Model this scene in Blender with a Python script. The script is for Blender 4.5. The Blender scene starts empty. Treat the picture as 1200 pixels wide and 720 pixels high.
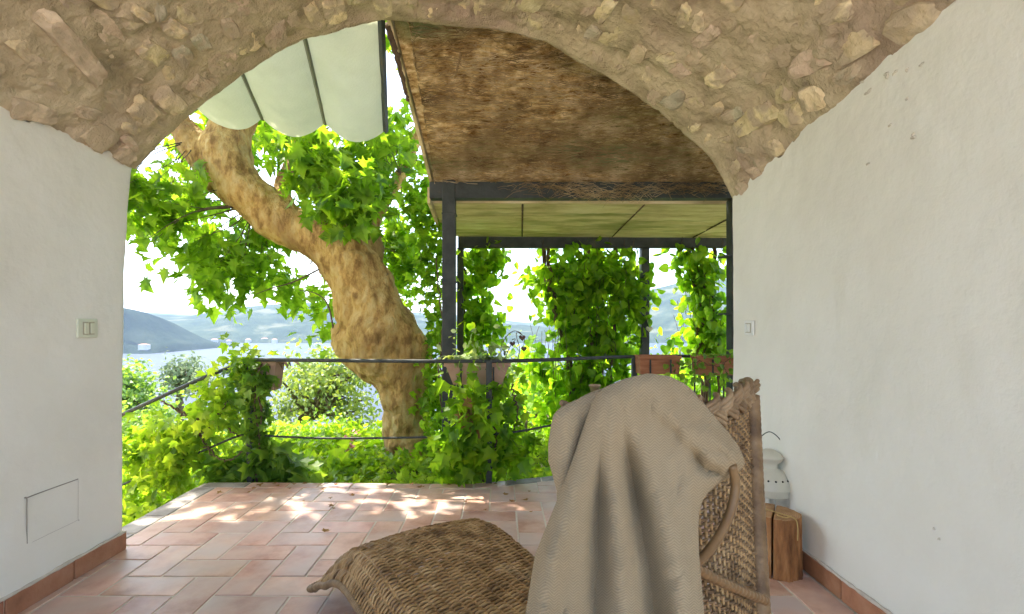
import bpy, math, random
import numpy as np
from mathutils import Vector, Matrix
random.seed(7)
RNG = np.random.default_rng(7)
R = math.radians
S = bpy.context.scene
COL = S.collection

# ------------------------------------------------------------------ camera
F, CX, CY, H = 600.0, 586.0, 380.0, 1.05          # focal length and vanishing point in photo pixels, eye height
cam_d = bpy.data.cameras.new('camera'); cam = bpy.data.objects.new('camera', cam_d); COL.objects.link(cam)
cam.location = (0, 0, H); cam.rotation_euler = (R(90), 0, 0)
cam_d.sensor_width = 36; cam_d.lens = F * 36 / 1200
cam_d.shift_x = (600 - CX) / 1200; cam_d.shift_y = (CY - 360) / 1200
cam_d.clip_start = 0.05; cam_d.clip_end = 20000
S.camera = cam

# ------------------------------------------------------------------ world, sun, exposure
SUN_DIR = Vector((-0.42, 0.34, 0.86)).normalized()        # towards the sun
elev = math.asin(SUN_DIR.z); azim = math.atan2(SUN_DIR.x, SUN_DIR.y)
w = bpy.data.worlds.new('World'); S.world = w; w.use_nodes = True
nt = w.node_tree; nt.nodes.clear()
sky = nt.nodes.new('ShaderNodeTexSky'); sky.sky_type = 'NISHITA'; sky.sun_disc = False
sky.sun_elevation = elev; sky.sun_rotation = azim; sky.dust_density = 2.5; sky.air_density = 1.0; sky.ozone_density = 1.0
bg = nt.nodes.new('ShaderNodeBackground'); bg.inputs[1].default_value = 0.135
wo = nt.nodes.new('ShaderNodeOutputWorld')
nt.links.new(sky.outputs[0], bg.inputs[0]); nt.links.new(bg.outputs[0], wo.inputs[0])
sl = bpy.data.lights.new('sun', 'SUN'); sl.energy = 2.6; sl.angle = R(0.6); sl.color = (1.0, 0.93, 0.80)
so = bpy.data.objects.new('sun', sl); COL.objects.link(so); so.location = (-20, 20, 40)
so.rotation_euler = SUN_DIR.to_track_quat('Z', 'Y').to_euler()
S.view_settings.view_transform = 'Standard'; S.view_settings.look = 'None'
S.view_settings.exposure = 2.62; S.view_settings.gamma = 1.0
S.cycles.max_bounces = 10; S.cycles.diffuse_bounces = 5; S.cycles.glossy_bounces = 3
S.cycles.transmission_bounces = 8; S.cycles.transparent_max_bounces = 8; S.cycles.volume_bounces = 1
S.cycles.use_denoising = True

# ------------------------------------------------------------------ helpers
def at(x, y, Y):
    """world point at depth Y seen at photo pixel (x, y)"""
    return np.array([(x - CX) / F * Y, Y, H - (y - CY) / F * Y])

def lerp(a, b, t): return a + (b - a) * t
def interp(t, pts):
    pts = np.asarray(pts, float); return np.interp(t, pts[:, 0], pts[:, 1])

_perm = np.random.default_rng(3).random((64, 64, 64)).astype(np.float32)
def vnoise(p):
    p = np.asarray(p, float); i = np.floor(p).astype(int); f = p - i; f = f * f * (3 - 2 * f)
    i0 = i & 63; i1 = (i + 1) & 63
    x0, y0, z0 = i0[..., 0], i0[..., 1], i0[..., 2]; x1, y1, z1 = i1[..., 0], i1[..., 1], i1[..., 2]
    fx, fy, fz = f[..., 0], f[..., 1], f[..., 2]
    c = lambda a, b, d: _perm[a, b, d]
    return lerp(lerp(lerp(c(x0,y0,z0), c(x1,y0,z0), fx), lerp(c(x0,y1,z0), c(x1,y1,z0), fx), fy),
                lerp(lerp(c(x0,y0,z1), c(x1,y0,z1), fx), lerp(c(x0,y1,z1), c(x1,y1,z1), fx), fy), fz) * 2 - 1
def fbm(p, octs=4, gain=0.5):
    p = np.asarray(p, float); a = 1.0; s = 0; f = 1.0
    for k in range(octs):
        s = s + a * vnoise(p * f + 17.3 * k); a *= gain; f *= 2.03
    return s

class MB:
    """collects geometry, builds ONE mesh object"""
    def __init__(s): s.v = []; s.q = []; s.t = []; s.n = 0
    def add(s, v, q=None, t=None):
        v = np.asarray(v, np.float32).reshape(-1, 3)
        if q is not None and len(q): s.q.append(np.asarray(q, np.int64).reshape(-1, 4) + s.n)
        if t is not None and len(t): s.t.append(np.asarray(t, np.int64).reshape(-1, 3) + s.n)
        s.v.append(v); s.n += len(v); return s
    def mesh(s, name, m, smooth=True):
        me = bpy.data.meshes.new(name)
        v = np.concatenate(s.v)
        q = np.concatenate(s.q) if s.q else np.zeros((0, 4), int)
        t = np.concatenate(s.t) if s.t else np.zeros((0, 3), int)
        me.vertices.add(len(v)); me.vertices.foreach_set('co', v.ravel())
        nl = q.size + t.size; npoly = len(q) + len(t)
        me.loops.add(nl); me.loops.foreach_set('vertex_index', np.concatenate([q.ravel(), t.ravel()]).astype(np.int32))
        me.polygons.add(npoly)
        st = np.concatenate([np.arange(len(q)) * 4, len(q) * 4 + np.arange(len(t)) * 3]).astype(np.int32)
        me.polygons.foreach_set('loop_start', st)
        me.polygons.foreach_set('loop_total', np.concatenate([np.full(len(q), 4), np.full(len(t), 3)]).astype(np.int32))
        me.polygons.foreach_set('use_smooth', np.full(npoly, smooth))
        me.update(calc_edges=True); me.validate()
        if m: me.materials.append(m)
        return me
    def build(s, name, m, parent=None, smooth=True, **kw):
        return link(name, s.mesh(name, m, smooth), parent, **kw)

def link(name, me, parent=None, **kw):
    o = bpy.data.objects.new(name, me); COL.objects.link(o)
    if parent is not None: o.parent = parent; o.matrix_parent_inverse = Matrix.Translation(-Vector(parent.location))
    for k, v in kw.items(): o[k] = v
    return o
def tag(o, label, cat, group=None):
    o['label'] = label; o['category'] = cat
    if group: o['group'] = group
    return o
def thing(name, label, cat, loc=(0, 0, 0), group=None):
    o = bpy.data.objects.new(name, None); COL.objects.link(o); o.location = loc
    o.empty_display_size = 0.1
    return tag(o, label, cat, group)

def grid_faces(nu, nv, off=0, wrap=False):
    a = np.arange(nu - (0 if wrap else 1)); b = np.arange(nv - 1)
    A, B = np.meshgrid(a, b, indexing='ij'); A1 = (A + 1) % nu
    return np.stack([A * nv + B, A1 * nv + B, A1 * nv + B + 1, A * nv + B + 1], -1).reshape(-1, 4) + off

def box(x0, x1, y0, y1, z0, z1):
    v = [(x, y, z) for x in (x0, x1) for y in (y0, y1) for z in (z0, z1)]
    q = [(0,1,3,2), (4,6,7,5), (0,4,5,1), (2,3,7,6), (0,2,6,4), (1,5,7,3)]
    return np.array(v, float), np.array(q)

def bevbox(x0, x1, y0, y1, z0, z1, b):
    """box whose top and side edges are chamfered by b (cheap: 3 rings)"""
    rings = []
    for (i, z) in ((b, z0), (0, z0 + b), (0, z1 - b), (b, z1)):
        c = b * 0.9
        X0, X1, Y0, Y1 = x0 + i, x1 - i, y0 + i, y1 - i
        rings.append([(X0 + c, Y0, z), (X1 - c, Y0, z), (X1, Y0 + c, z), (X1, Y1 - c, z), (X1 - c, Y1, z), (X0 + c, Y1, z), (X0, Y1 - c, z), (X0, Y0 + c, z)])
    v = np.array(rings, float).reshape(-1, 3); q = []
    for r in range(3):
        for k in range(8):
            q.append((r*8+k, r*8+(k+1) % 8, r*8+8+(k+1) % 8, r*8+8+k))
    q += [(24,25,26,27), (24,27,28,31), (28,29,30,31), (3,2,1,0), (7,4,3,0), (7,6,5,4)]
    return v, np.array(q)

def tube(path, rad, sides=6, caps=True):
    P = np.asarray(path, float); n = len(P)
    rad = np.broadcast_to(np.asarray(rad, float), (n,)) if np.ndim(rad) < 2 else rad
    T = np.gradient(P, axis=0); T /= np.linalg.norm(T, axis=1)[:, None] + 1e-9
    ref = np.array([0, 0, 1.0]) if abs(T[0, 2]) < 0.9 else np.array([1.0, 0, 0])
    N = np.zeros_like(P); u = np.cross(T[0], ref); u /= np.linalg.norm(u); N[0] = u
    for i in range(1, n):
        u = u - T[i] * np.dot(u, T[i]); u /= np.linalg.norm(u) + 1e-9; N[i] = u
    B = np.cross(T, N)
    a = np.arange(sides) / sides * 2 * np.pi
    v = P[:, None] + rad[:, None, None] * (np.cos(a)[None, :, None] * N[:, None] + np.sin(a)[None, :, None] * B[:, None])
    v = v.reshape(-1, 3)
    i, j = np.meshgrid(np.arange(n - 1), np.arange(sides), indexing='ij'); j1 = (j + 1) % sides
    q = np.stack([i*sides + j, i*sides + j1, (i+1)*sides + j1, (i+1)*sides + j], -1).reshape(-1, 4)
    t = None
    if caps:
        v = np.vstack([v, P[:1], P[-1:]]); k = np.arange(sides); k1 = (k + 1) % sides
        t = np.vstack([np.stack([k1, k, np.full(sides, n*sides)], -1),
                       np.stack([(n-1)*sides + k, (n-1)*sides + k1, np.full(sides, n*sides + 1)], -1)])
    return v, q, t

def spline(pts, n):
    """Catmull-Rom through pts (rows may carry extra columns)"""
    P = np.asarray(pts, float); P = np.vstack([2*P[0] - P[1], P, 2*P[-1] - P[-2]])
    m = len(P) - 3; out = []
    for t in np.linspace(0, m - 1e-6, n):
        i = int(t); f = t - i; a, b, c, d = P[i:i+4]
        out.append(0.5 * (2*b + (c - a)*f + (2*a - 5*b + 4*c - d)*f*f + (3*b - a - 3*c + d)*f**3))
    return np.array(out)

def lathe(prof, n=24, center=(0, 0, 0)):
    prof = np.asarray(prof, float); a = np.arange(n) / n * 2 * np.pi
    v = np.stack([np.cos(a)[:, None] * prof[None, :, 0], np.sin(a)[:, None] * prof[None, :, 0],
                  np.broadcast_to(prof[None, :, 1], (n, len(prof)))], -1).reshape(-1, 3) + np.array(center)
    return v, grid_faces(n, len(prof), wrap=True)

# ------------------------------------------------------------------ materials
def mat(name, cols, scale=3.0, rough=0.8, bump=0.0, bscale=40.0, metal=0.0, spec=0.3, rnd=0.0, coords='Object',
        detail=6, stops=None, stretch=None, bdist=0.01, extra=None, transl=0.0, tcol=None):
    m = bpy.data.materials.new(name); m.use_nodes = True; T = m.node_tree; N = T.nodes; L = T.links
    b = N['Principled BSDF']; out = N['Material Output']
    b.inputs['Roughness'].default_value = rough; b.inputs['Metallic'].default_value = metal
    b.inputs['Specular IOR Level'].default_value = spec
    if coords == 'World':
        src = N.new('ShaderNodeNewGeometry').outputs['Position']
    else:
        src = N.new('ShaderNodeTexCoord').outputs[coords]
    if stretch:
        mp = N.new('ShaderNodeMapping'); mp.inputs['Scale'].default_value = stretch; L.new(src, mp.inputs[0]); src = mp.outputs[0]
    oi = None
    if rnd:
        oi = N.new('ShaderNodeObjectInfo')
        va = N.new('ShaderNodeVectorMath'); va.operation = 'SCALE'; va.inputs[0].default_value = (37, 91, 53)
        L.new(oi.outputs['Random'], va.inputs['Scale'])
        vb = N.new('ShaderNodeVectorMath'); vb.operation = 'ADD'; L.new(src, vb.inputs[0]); L.new(va.outputs[0], vb.inputs[1]); src = vb.outputs[0]
    n = N.new('ShaderNodeTexNoise'); n.inputs['Scale'].default_value = scale; n.inputs['Detail'].default_value = detail
    n.inputs['Roughness'].default_value = 0.62; L.new(src, n.inputs['Vector'])
    cr = N.new('ShaderNodeValToRGB'); L.new(n.outputs['Fac'], cr.inputs[0])
    k = len(cols); st = stops or [0.3 + 0.4 * i / max(1, k - 1) for i in range(k)]
    while len(cr.color_ramp.elements) < k: cr.color_ramp.elements.new(0.5)
    for i, c in enumerate(cols):
        cr.color_ramp.elements[i].position = st[i]; cr.color_ramp.elements[i].color = (*c, 1)
    col = cr.outputs[0]
    if rnd:
        hs = N.new('ShaderNodeHueSaturation'); mr = N.new('ShaderNodeMapRange')
        mr.inputs[3].default_value = 1 - rnd; mr.inputs[4].default_value = 1 + rnd
        L.new(oi.outputs['Random'], mr.inputs[0]); L.new(mr.outputs[0], hs.inputs['Value']); L.new(col, hs.inputs['Color']); col = hs.outputs[0]
        mr2 = N.new('ShaderNodeMapRange'); mr2.inputs[3].default_value = 0.5 - rnd * 0.05; mr2.inputs[4].default_value = 0.5 + rnd * 0.05
        fr = N.new('ShaderNodeMath'); fr.operation = 'MULTIPLY'; fr.inputs[1].default_value = 7.31
        ff = N.new('ShaderNodeMath'); ff.operation = 'FRACT'
        L.new(oi.outputs['Random'], fr.inputs[0]); L.new(fr.outputs[0], ff.inputs[0]); L.new(ff.outputs[0], mr2.inputs[0]); L.new(mr2.outputs[0], hs.inputs['Hue'])
    L.new(col, b.inputs['Base Color'])
    if bump:
        bn = N.new('ShaderNodeTexNoise'); bn.inputs['Scale'].default_value = bscale; bn.inputs['Detail'].default_value = 8
        bn.inputs['Roughness'].default_value = 0.65; L.new(src, bn.inputs['Vector'])
        bp = N.new('ShaderNodeBump'); bp.inputs['Strength'].default_value = bump; bp.inputs['Distance'].default_value = bdist
        L.new(bn.outputs['Fac'], bp.inputs['Height']); L.new(bp.outputs[0], b.inputs['Normal'])
    if transl:
        tr = N.new('ShaderNodeBsdfTranslucent')
        if tcol:
            mx = N.new('ShaderNodeMix'); mx.data_type = 'RGBA'; mx.blend_type = 'MULTIPLY'; mx.inputs[0].default_value = 1
            L.new(col, mx.inputs[6]); mx.inputs[7].default_value = (*tcol, 1); L.new(mx.outputs[2], tr.inputs[0])
        else: L.new(col, tr.inputs[0])
        ms = N.new('ShaderNodeMixShader'); ms.inputs[0].default_value = transl
        L.new(b.outputs[0], ms.inputs[1]); L.new(tr.outputs[0], ms.inputs[2]); L.new(ms.outputs[0], out.inputs[0])
    if extra: extra(m, T, N, L, b, col, src)
    return m

def leafmat(name, dark, mid, light, transl=0.5, scale=7.0, rough=0.45):
    return mat(name, [dark, mid, light], scale=scale, rough=rough, spec=0.35, coords='World', detail=2,
               stops=[0.36, 0.5, 0.66], transl=transl, tcol=(1.8, 1.7, 0.6))

def second_noise(scale, col2, lo, hi, stretch=None):
    """patches of another colour over the first"""
    def f(m, T, N, L, b, col, src):
        s = src
        if stretch:
            mp = N.new('ShaderNodeMapping'); mp.inputs['Scale'].default_value = stretch; L.new(src, mp.inputs[0]); s = mp.outputs[0]
        n = N.new('ShaderNodeTexNoise'); n.inputs['Scale'].default_value = scale; n.inputs['Detail'].default_value = 5; L.new(s, n.inputs['Vector'])
        mr = N.new('ShaderNodeMapRange'); mr.inputs[1].default_value = lo; mr.inputs[2].default_value = hi; L.new(n.outputs['Fac'], mr.inputs[0])
        mx = N.new('ShaderNodeMix'); mx.data_type = 'RGBA'; L.new(mr.outputs[0], mx.inputs[0]); L.new(col, mx.inputs[6]); mx.inputs[7].default_value = (*col2, 1)
        L.new(mx.outputs[2], b.inputs['Base Color'])
    return f

M = {}
M['plaster'] = mat('white_plaster', [(.76,.735,.645), (.81,.79,.70), (.84,.825,.745)], scale=1.6, rough=.92, bump=.5, bscale=9, spec=.15, coords='World', bdist=.012)
M['mortar'] = mat('old_mortar', [(.30,.235,.15), (.56,.45,.29), (.70,.585,.40)], scale=5, rough=.95, bump=1.0, bscale=38, spec=.1, coords='World', bdist=.02,
                  extra=second_noise(1.7, (.48,.355,.26), .50, .70))
M['stone_tan'] = mat('tan_stone', [(.50,.39,.22), (.70,.57,.34), (.80,.68,.46)], scale=9, rough=.9, bump=1, bscale=45, spec=.15, rnd=.2, extra=second_noise(10, (.52,.41,.28), .46, .56))
M['stone_pink'] = mat('pinkish_stone', [(.44,.31,.21), (.62,.48,.34), (.70,.57,.41)], scale=9, rough=.9, bump=1, bscale=45, spec=.15, rnd=.2, extra=second_noise(10, (.52,.41,.28), .46, .56))
M['stone_grey'] = mat('grey_stone', [(.30,.26,.18), (.48,.42,.30), (.60,.52,.38)], scale=9, rough=.9, bump=1, bscale=45, spec=.15, rnd=.2, extra=second_noise(10, (.52,.41,.28), .46, .56))
M['tile'] = mat('terracotta_tile', [(.40,.20,.14), (.57,.335,.25), (.67,.45,.355)], scale=7, rough=.42, bump=.25, bscale=30, spec=.45, rnd=.16, bdist=.004,
                extra=second_noise(3.0, (.54,.43,.385), .42, .70))
M['grout'] = mat('pale_grout', [(.55,.48,.40), (.70,.63,.53)], scale=20, rough=.95, bump=.5, bscale=90, coords='World')
M['slate'] = mat('grey_slate_tile', [(.16,.14,.125), (.30,.27,.25), (.40,.36,.33)], scale=9, rough=.6, bump=.5, bscale=30, rnd=.2)
M['skirting'] = mat('terracotta_skirting', [(.27,.115,.06), (.42,.19,.105), (.50,.26,.16)], scale=6, rough=.5, bump=.3, bscale=30, rnd=.15)
M['slab_brown'] = mat('root_matted_slab', [(.20,.10,.03), (.60,.40,.165), (.86,.68,.38)], scale=17, rough=.95, bump=1.0, bscale=26, spec=.1, coords='World',
                      stretch=(.75, 1.5, 1), bdist=.03, detail=15, stops=[.36,.5,.62], extra=second_noise(1.1, (.26,.27,.12), .52, .64, (1,1,1)))
M['slab_green'] = mat('weathered_cement_panel', [(.42,.32,.16), (.72,.58,.33), (.84,.73,.49)], scale=4, rough=.9, bump=.8, bscale=30, spec=.1, coords='World', stretch=(.5, 1.8, 1), extra=second_noise(2.2, (.38,.34,.15), .53, .66))
M['root'] = mat('dry_rootlet', [(.13,.07,.03), (.42,.29,.14), (.82,.66,.42)], scale=5, rough=.9, coords='World')
M['metal'] = mat('dark_painted_steel', [(.03,.036,.036), (.055,.062,.06), (.12,.085,.06)], scale=9, rough=.55, bump=.3, bscale=60, stops=[.35,.6,.82], coords='World')
M['awning'] = mat('awning_canvas', [(.57,.59,.40), (.64,.66,.48)], scale=2.5, rough=.8, bump=.35, bscale=60, coords='World', transl=.3, extra=second_noise(3.5, (.50,.53,.36), .56, .74))
M['awning_rib'] = mat('awning_rib_metal', [(.16,.17,.12), (.22,.23,.17)], rough=.5)
M['bark'] = mat('plane_bark', [(.27,.155,.055), (.42,.255,.09), (.55,.355,.125), (.64,.48,.22)], scale=12, rough=.85, bump=1.0, bscale=34, spec=.15, coords='World',
                stretch=(1,1,.5), stops=[.36,.44,.50,.66], bdist=.03, detail=12, extra=second_noise(1.6, (.30,.18,.075), .52, .64))
M['bark_dark'] = mat('rough_bark', [(.07,.05,.035), (.20,.15,.10)], scale=12, rough=.95, bump=.8, bscale=40, coords='World')
M['twig'] = mat('vine_stem_bark', [(.07,.045,.03), (.18,.12,.075)], scale=20, rough=.9, bump=.5, bscale=60, coords='World')
M['leaf_plane'] = leafmat('plane_leaf', (.08,.18,.012), (.18,.32,.025), (.29,.43,.05), .66)
M['leaf_vine'] = leafmat('heart_leaf', (.08,.19,.012), (.20,.36,.025), (.31,.45,.04), .68)
M['leaf_creeper'] = leafmat('creeper_leaf', (.11,.22,.02), (.26,.40,.04), (.40,.50,.07), .62)
M['leaf_dark'] = leafmat('ivy_leaf', (.07,.16,.02), (.14,.27,.035), (.25,.38,.06), .5)
M['leaf_ground'] = leafmat('ground_leaf', (.12,.24,.015), (.23,.38,.02), (.38,.50,.05), .55)
M['leaf_pale'] = leafmat('pale_tree_leaf', (.11,.17,.05), (.20,.28,.07), (.34,.40,.13), .4, scale=4)
M['leaf_far'] = leafmat('tree_leaf', (.10,.19,.05), (.18,.30,.07), (.28,.40,.10), .5, scale=2)
M['leaf_spider'] = leafmat('pale_striped_leaf', (.12,.20,.07), (.26,.36,.15), (.45,.52,.30), .4)
M['petal'] = mat('pink_petal', [(.62,.20,.22), (.78,.42,.42)], scale=20, rough=.6, coords='World', transl=.3)
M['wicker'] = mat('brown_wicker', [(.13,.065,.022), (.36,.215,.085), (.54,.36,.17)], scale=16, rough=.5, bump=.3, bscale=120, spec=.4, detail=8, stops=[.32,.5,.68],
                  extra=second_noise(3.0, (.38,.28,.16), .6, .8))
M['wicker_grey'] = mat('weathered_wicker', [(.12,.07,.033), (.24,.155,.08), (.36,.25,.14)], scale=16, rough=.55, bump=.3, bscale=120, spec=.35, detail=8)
M['cane'] = mat('bent_cane', [(.14,.075,.03), (.27,.165,.075)], scale=9, rough=.4, bump=.2, bscale=60)
M['log_bark'] = mat('stripped_log', [(.13,.05,.018), (.36,.16,.055), (.54,.30,.13)], scale=7, rough=.7, bump=.8, bscale=20, stretch=(2.4,2.4,.55), bdist=.01, detail=9, stops=[.32,.5,.68])
M['twine'] = mat('yellow_twine', [(.45,.30,.10), (.6,.42,.18)], scale=30, rough=.9)
M['lantern'] = mat('cream_lantern_metal', [(.50,.47,.37), (.60,.57,.46)], scale=6, rough=.4, spec=.5)
M['hole'] = mat('black_hole', [(.01,.01,.01), (.015,.015,.015)], rough=1)
M['ivory'] = mat('ivory_plastic', [(.66,.68,.52), (.70,.71,.56)], scale=3, rough=.35, spec=.5)
M['white_pl'] = mat('white_plastic', [(.74,.74,.70), (.78,.78,.74)], scale=3, rough=.35, spec=.5)
M['brass'] = mat('beige_rocker', [(.42,.38,.27), (.50,.45,.33)], scale=3, rough=.4)
M['terracotta_pot'] = mat('clay_planter', [(.38,.22,.15), (.52,.36,.27)], scale=6, rough=.85, bump=.3, bscale=40, coords='World')
M['wood_red'] = mat('red_brown_planter', [(.22,.075,.035), (.38,.15,.07), (.46,.22,.12)], scale=8, rough=.7, bump=.5, bscale=30, coords='World', stretch=(.5, 1, 3))
M['soil'] = mat('dark_soil', [(.02,.015,.01), (.05,.035,.025)], scale=30, rough=1)
M['heart_dark'] = mat('rusty_heart', [(.05,.03,.028), (.12,.06,.05)], scale=12, rough=.6)
M['water'] = mat('lake_water', [(.045,.058,.08), (.06,.076,.10)], scale=.02, rough=.5, bump=.5, bscale=.35, spec=.035, coords='World', bdist=.4)
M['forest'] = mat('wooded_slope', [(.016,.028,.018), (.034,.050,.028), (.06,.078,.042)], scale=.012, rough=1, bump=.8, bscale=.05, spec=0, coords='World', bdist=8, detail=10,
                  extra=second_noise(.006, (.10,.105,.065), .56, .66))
M['earth'] = mat('garden_earth', [(.05,.07,.02), (.10,.13,.035), (.16,.18,.06)], scale=1.5, rough=1, bump=.5, bscale=10, coords='World')
M['house_wall'] = mat('pale_house_wall', [(.55,.50,.42), (.70,.66,.58)], scale=.05, rough=.9, rnd=.12)
M['house_roof'] = mat('house_roof', [(.28,.14,.09), (.36,.20,.14)], scale=.1, rough=.9, rnd=.15)
M['dark_glass'] = mat('dark_window', [(.03,.04,.05), (.05,.06,.07)], rough=.2)
M['clay_face'] = mat('outer_wall_render', [(.45,.40,.33), (.56,.50,.42)], scale=2, rough=.95, bump=.5, bscale=14, coords='World')

M['bounce_yard'] = mat('pale_bounce_ground', [(.58,.51,.41), (.70,.63,.52)], scale=6, rough=1, bump=.5, bscale=60, coords='World')  # ground tone picked for the light it throws back into the room
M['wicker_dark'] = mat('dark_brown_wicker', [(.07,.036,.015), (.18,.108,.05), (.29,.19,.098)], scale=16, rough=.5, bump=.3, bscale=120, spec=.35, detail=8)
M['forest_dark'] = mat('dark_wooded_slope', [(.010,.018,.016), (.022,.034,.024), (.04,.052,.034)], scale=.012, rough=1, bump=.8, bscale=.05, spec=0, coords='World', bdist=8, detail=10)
M['chip'] = mat('chipped_plaster', [(.50,.45,.36), (.66,.61,.51)], scale=60, rough=.95, coords='World')
# glass
g = bpy.data.materials.new('clear_glass'); g.use_nodes = True
gb = g.node_tree.nodes['Principled BSDF']; gb.inputs['Transmission Weight'].default_value = 1; gb.inputs['Roughness'].default_value = .02; gb.inputs['IOR'].default_value = 1.2
M['glass'] = g

# blanket: herringbone twill
def herring(m, T, N, L, b, col, src):
    uv = N.new('ShaderNodeTexCoord').outputs['UV']; sp = N.new('ShaderNodeSeparateXYZ'); L.new(uv, sp.inputs[0])
    def mth(op, a, c=None):
        n = N.new('ShaderNodeMath'); n.operation = op
        for i, x in enumerate((a, c)):
            if x is None: continue
            if isinstance(x, (int, float)): n.inputs[i].default_value = x
            else: L.new(x, n.inputs[i])
        return n.outputs[0]
    zig = mth('PINGPONG', sp.outputs[0], .0085)
    ph = mth('MULTIPLY', mth('ADD', sp.outputs[1], mth('MULTIPLY', zig, .9)), 2 * math.pi / .0050)
    s = mth('SINE', ph)
    bp = N.new('ShaderNodeBump'); bp.inputs['Strength'].default_value = .6; bp.inputs['Distance'].default_value = .00035
    L.new(s, bp.inputs['Height'])
    fz = N.new('ShaderNodeTexNoise'); fz.inputs['Scale'].default_value = 260; fz.inputs['Detail'].default_value = 3; L.new(uv, fz.inputs['Vector'])
    b2 = N.new('ShaderNodeBump'); b2.inputs['Strength'].default_value = .5; b2.inputs['Distance'].default_value = .0015
    L.new(fz.outputs['Fac'], b2.inputs['Height']); L.new(bp.outputs[0], b2.inputs['Normal']); L.new(b2.outputs[0], b.inputs['Normal'])
    f = N.new('ShaderNodeMapRange'); f.inputs[1].default_value = -1; f.inputs[2].default_value = 1; f.inputs[3].default_value = .84; f.inputs[4].default_value = 1.06
    L.new(s, f.inputs[0]); hs = N.new('ShaderNodeHueSaturation'); L.new(col, hs.inputs['Color']); L.new(f.outputs[0], hs.inputs['Value']); L.new(hs.outputs[0], b.inputs['Base Color'])
    b.inputs['Sheen Weight'].default_value = .0; b.inputs['Diffuse Roughness'].default_value = 1.0; b.inputs['Specular IOR Level'].default_value = 0.0; b.inputs['Sheen Roughness'].default_value = .5
M['blanket'] = mat('woven_wool', [(.28,.21,.125), (.345,.27,.17)], scale=4, rough=.95, spec=.05, extra=herring)
# ================================================================== the lake, hills and ground
def struct(name, mb, m, **kw):
    o = mb.build(name, m); o['kind'] = 'structure'
    for k, v in kw.items(): o[k] = v
    return o
LAKE = -70.0
mb = MB(); mb.add([(-9000, 120, LAKE), (9000, 120, LAKE), (9000, 9000, LAKE), (-9000, 9000, LAKE)], [(0, 1, 2, 3)])
struct('lake', mb, M['water'])

def ridge(name, crest, D, Dshore, back=700, n=120, mrows=26, rough=14, yb=None, seed=0, fm='forest'):
    """hill whose skyline passes through photo points 'crest' at distance D, running down to a shoreline"""
    crest = np.array(crest, float); xs = np.linspace(crest[0, 0], crest[-1, 0], n)
    zc = H - (np.interp(xs, crest[:, 0], crest[:, 1]) - CY) / F * D
    V = np.zeros((n, mrows, 3))
    for j in range(mrows):
        t = j / (mrows - 1)
        if t < .7:
            k = t / .7; Y = lerp(Dshore, D, k); prof = k ** .75
        else:
            k = (t - .7) / .3; Y = D + back * k; prof = 1 - .8 * k * k
        z = LAKE - 4 + (zc - LAKE + 4) * prof
        X = (xs - CX) / F * D
        if np.ndim(Y) == 0: Y = np.full(n, Y)
        nz = fbm(np.stack([X / 160 + seed, Y / 160, np.zeros(n)], -1), 4) * rough * np.sin(np.pi * min(1, t / .7)) ** .7 if t < .7 else fbm(np.stack([X / 160 + seed, Y / 160, np.zeros(n)], -1), 4) * rough * .3
        V[:, j] = np.stack([X, Y + fbm(np.stack([X / 90, Y / 90 + 5, np.zeros(n) + seed], -1), 3) * (25 if t < .3 else 6), z + nz], -1)
    mb = MB(); mb.add(V.reshape(-1, 3), grid_faces(n, mrows))
    return struct(name, mb, M[fm])
ridge('far_hills', [(-500, 372), (60, 372), (120, 366), (170, 368), (215, 371), (250, 366), (300, 358), (345, 354), (400, 357), (455, 366), (520, 372), (575, 377), (600, 380),
                    (640, 384), (700, 372), (740, 352), (770, 338), (800, 330), (860, 326), (1000, 345), (1400, 360)], 2700, 1900, n=260, seed=1)
ridge('distant_mountains', [(-600, 371), (100, 362), (230, 370), (400, 362), (520, 368), (570, 373), (590, 375), (615, 379), (660, 376), (760, 358), (1100, 340)], 4200, 3400, n=160, rough=10, seed=4)
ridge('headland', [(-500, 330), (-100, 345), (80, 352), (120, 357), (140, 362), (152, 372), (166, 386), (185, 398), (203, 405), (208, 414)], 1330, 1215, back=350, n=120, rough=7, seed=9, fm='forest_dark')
# open hillside under the garden, down to the water
n, m_ = 90, 90
xs = np.sign(np.linspace(-1, 1, n)) * np.abs(np.linspace(-1, 1, n)) ** 2.2 * 420; ys = 3.2 + np.linspace(0, 1, m_) ** 2.4 * 420
X, Y = np.meshgrid(xs, ys, indexing='ij')
def ground_z(X, Y):
    X = np.asarray(X, float); Y = np.asarray(Y, float)
    d = np.maximum(0, Y - 5.6); l = np.maximum(0, -X - 2.0)
    z = -.22 - d * .33 - np.minimum(l, 3) * .22 - np.maximum(0, Y - 12) * .12
    return np.maximum(z, LAKE - 6) + .05 * fbm(np.stack([X * .7, Y * .7, X * 0], -1), 3)
mb = MB(); mb.add(np.stack([X, Y, ground_z(X, Y)], -1).reshape(-1, 3), grid_faces(n, m_))
struct('garden_ground', mb, M['earth'])
# unseen level ground behind the camera, made pale to bounce warm light indoors
mb = MB(); mb.add([(-60, -80, -.25), (60, -80, -.25), (60, 3.3, -.25), (-60, 3.3, -.25)], [(0, 1, 2, 3)])
struct('bounce_yard', mb, M['bounce_yard'])

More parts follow.
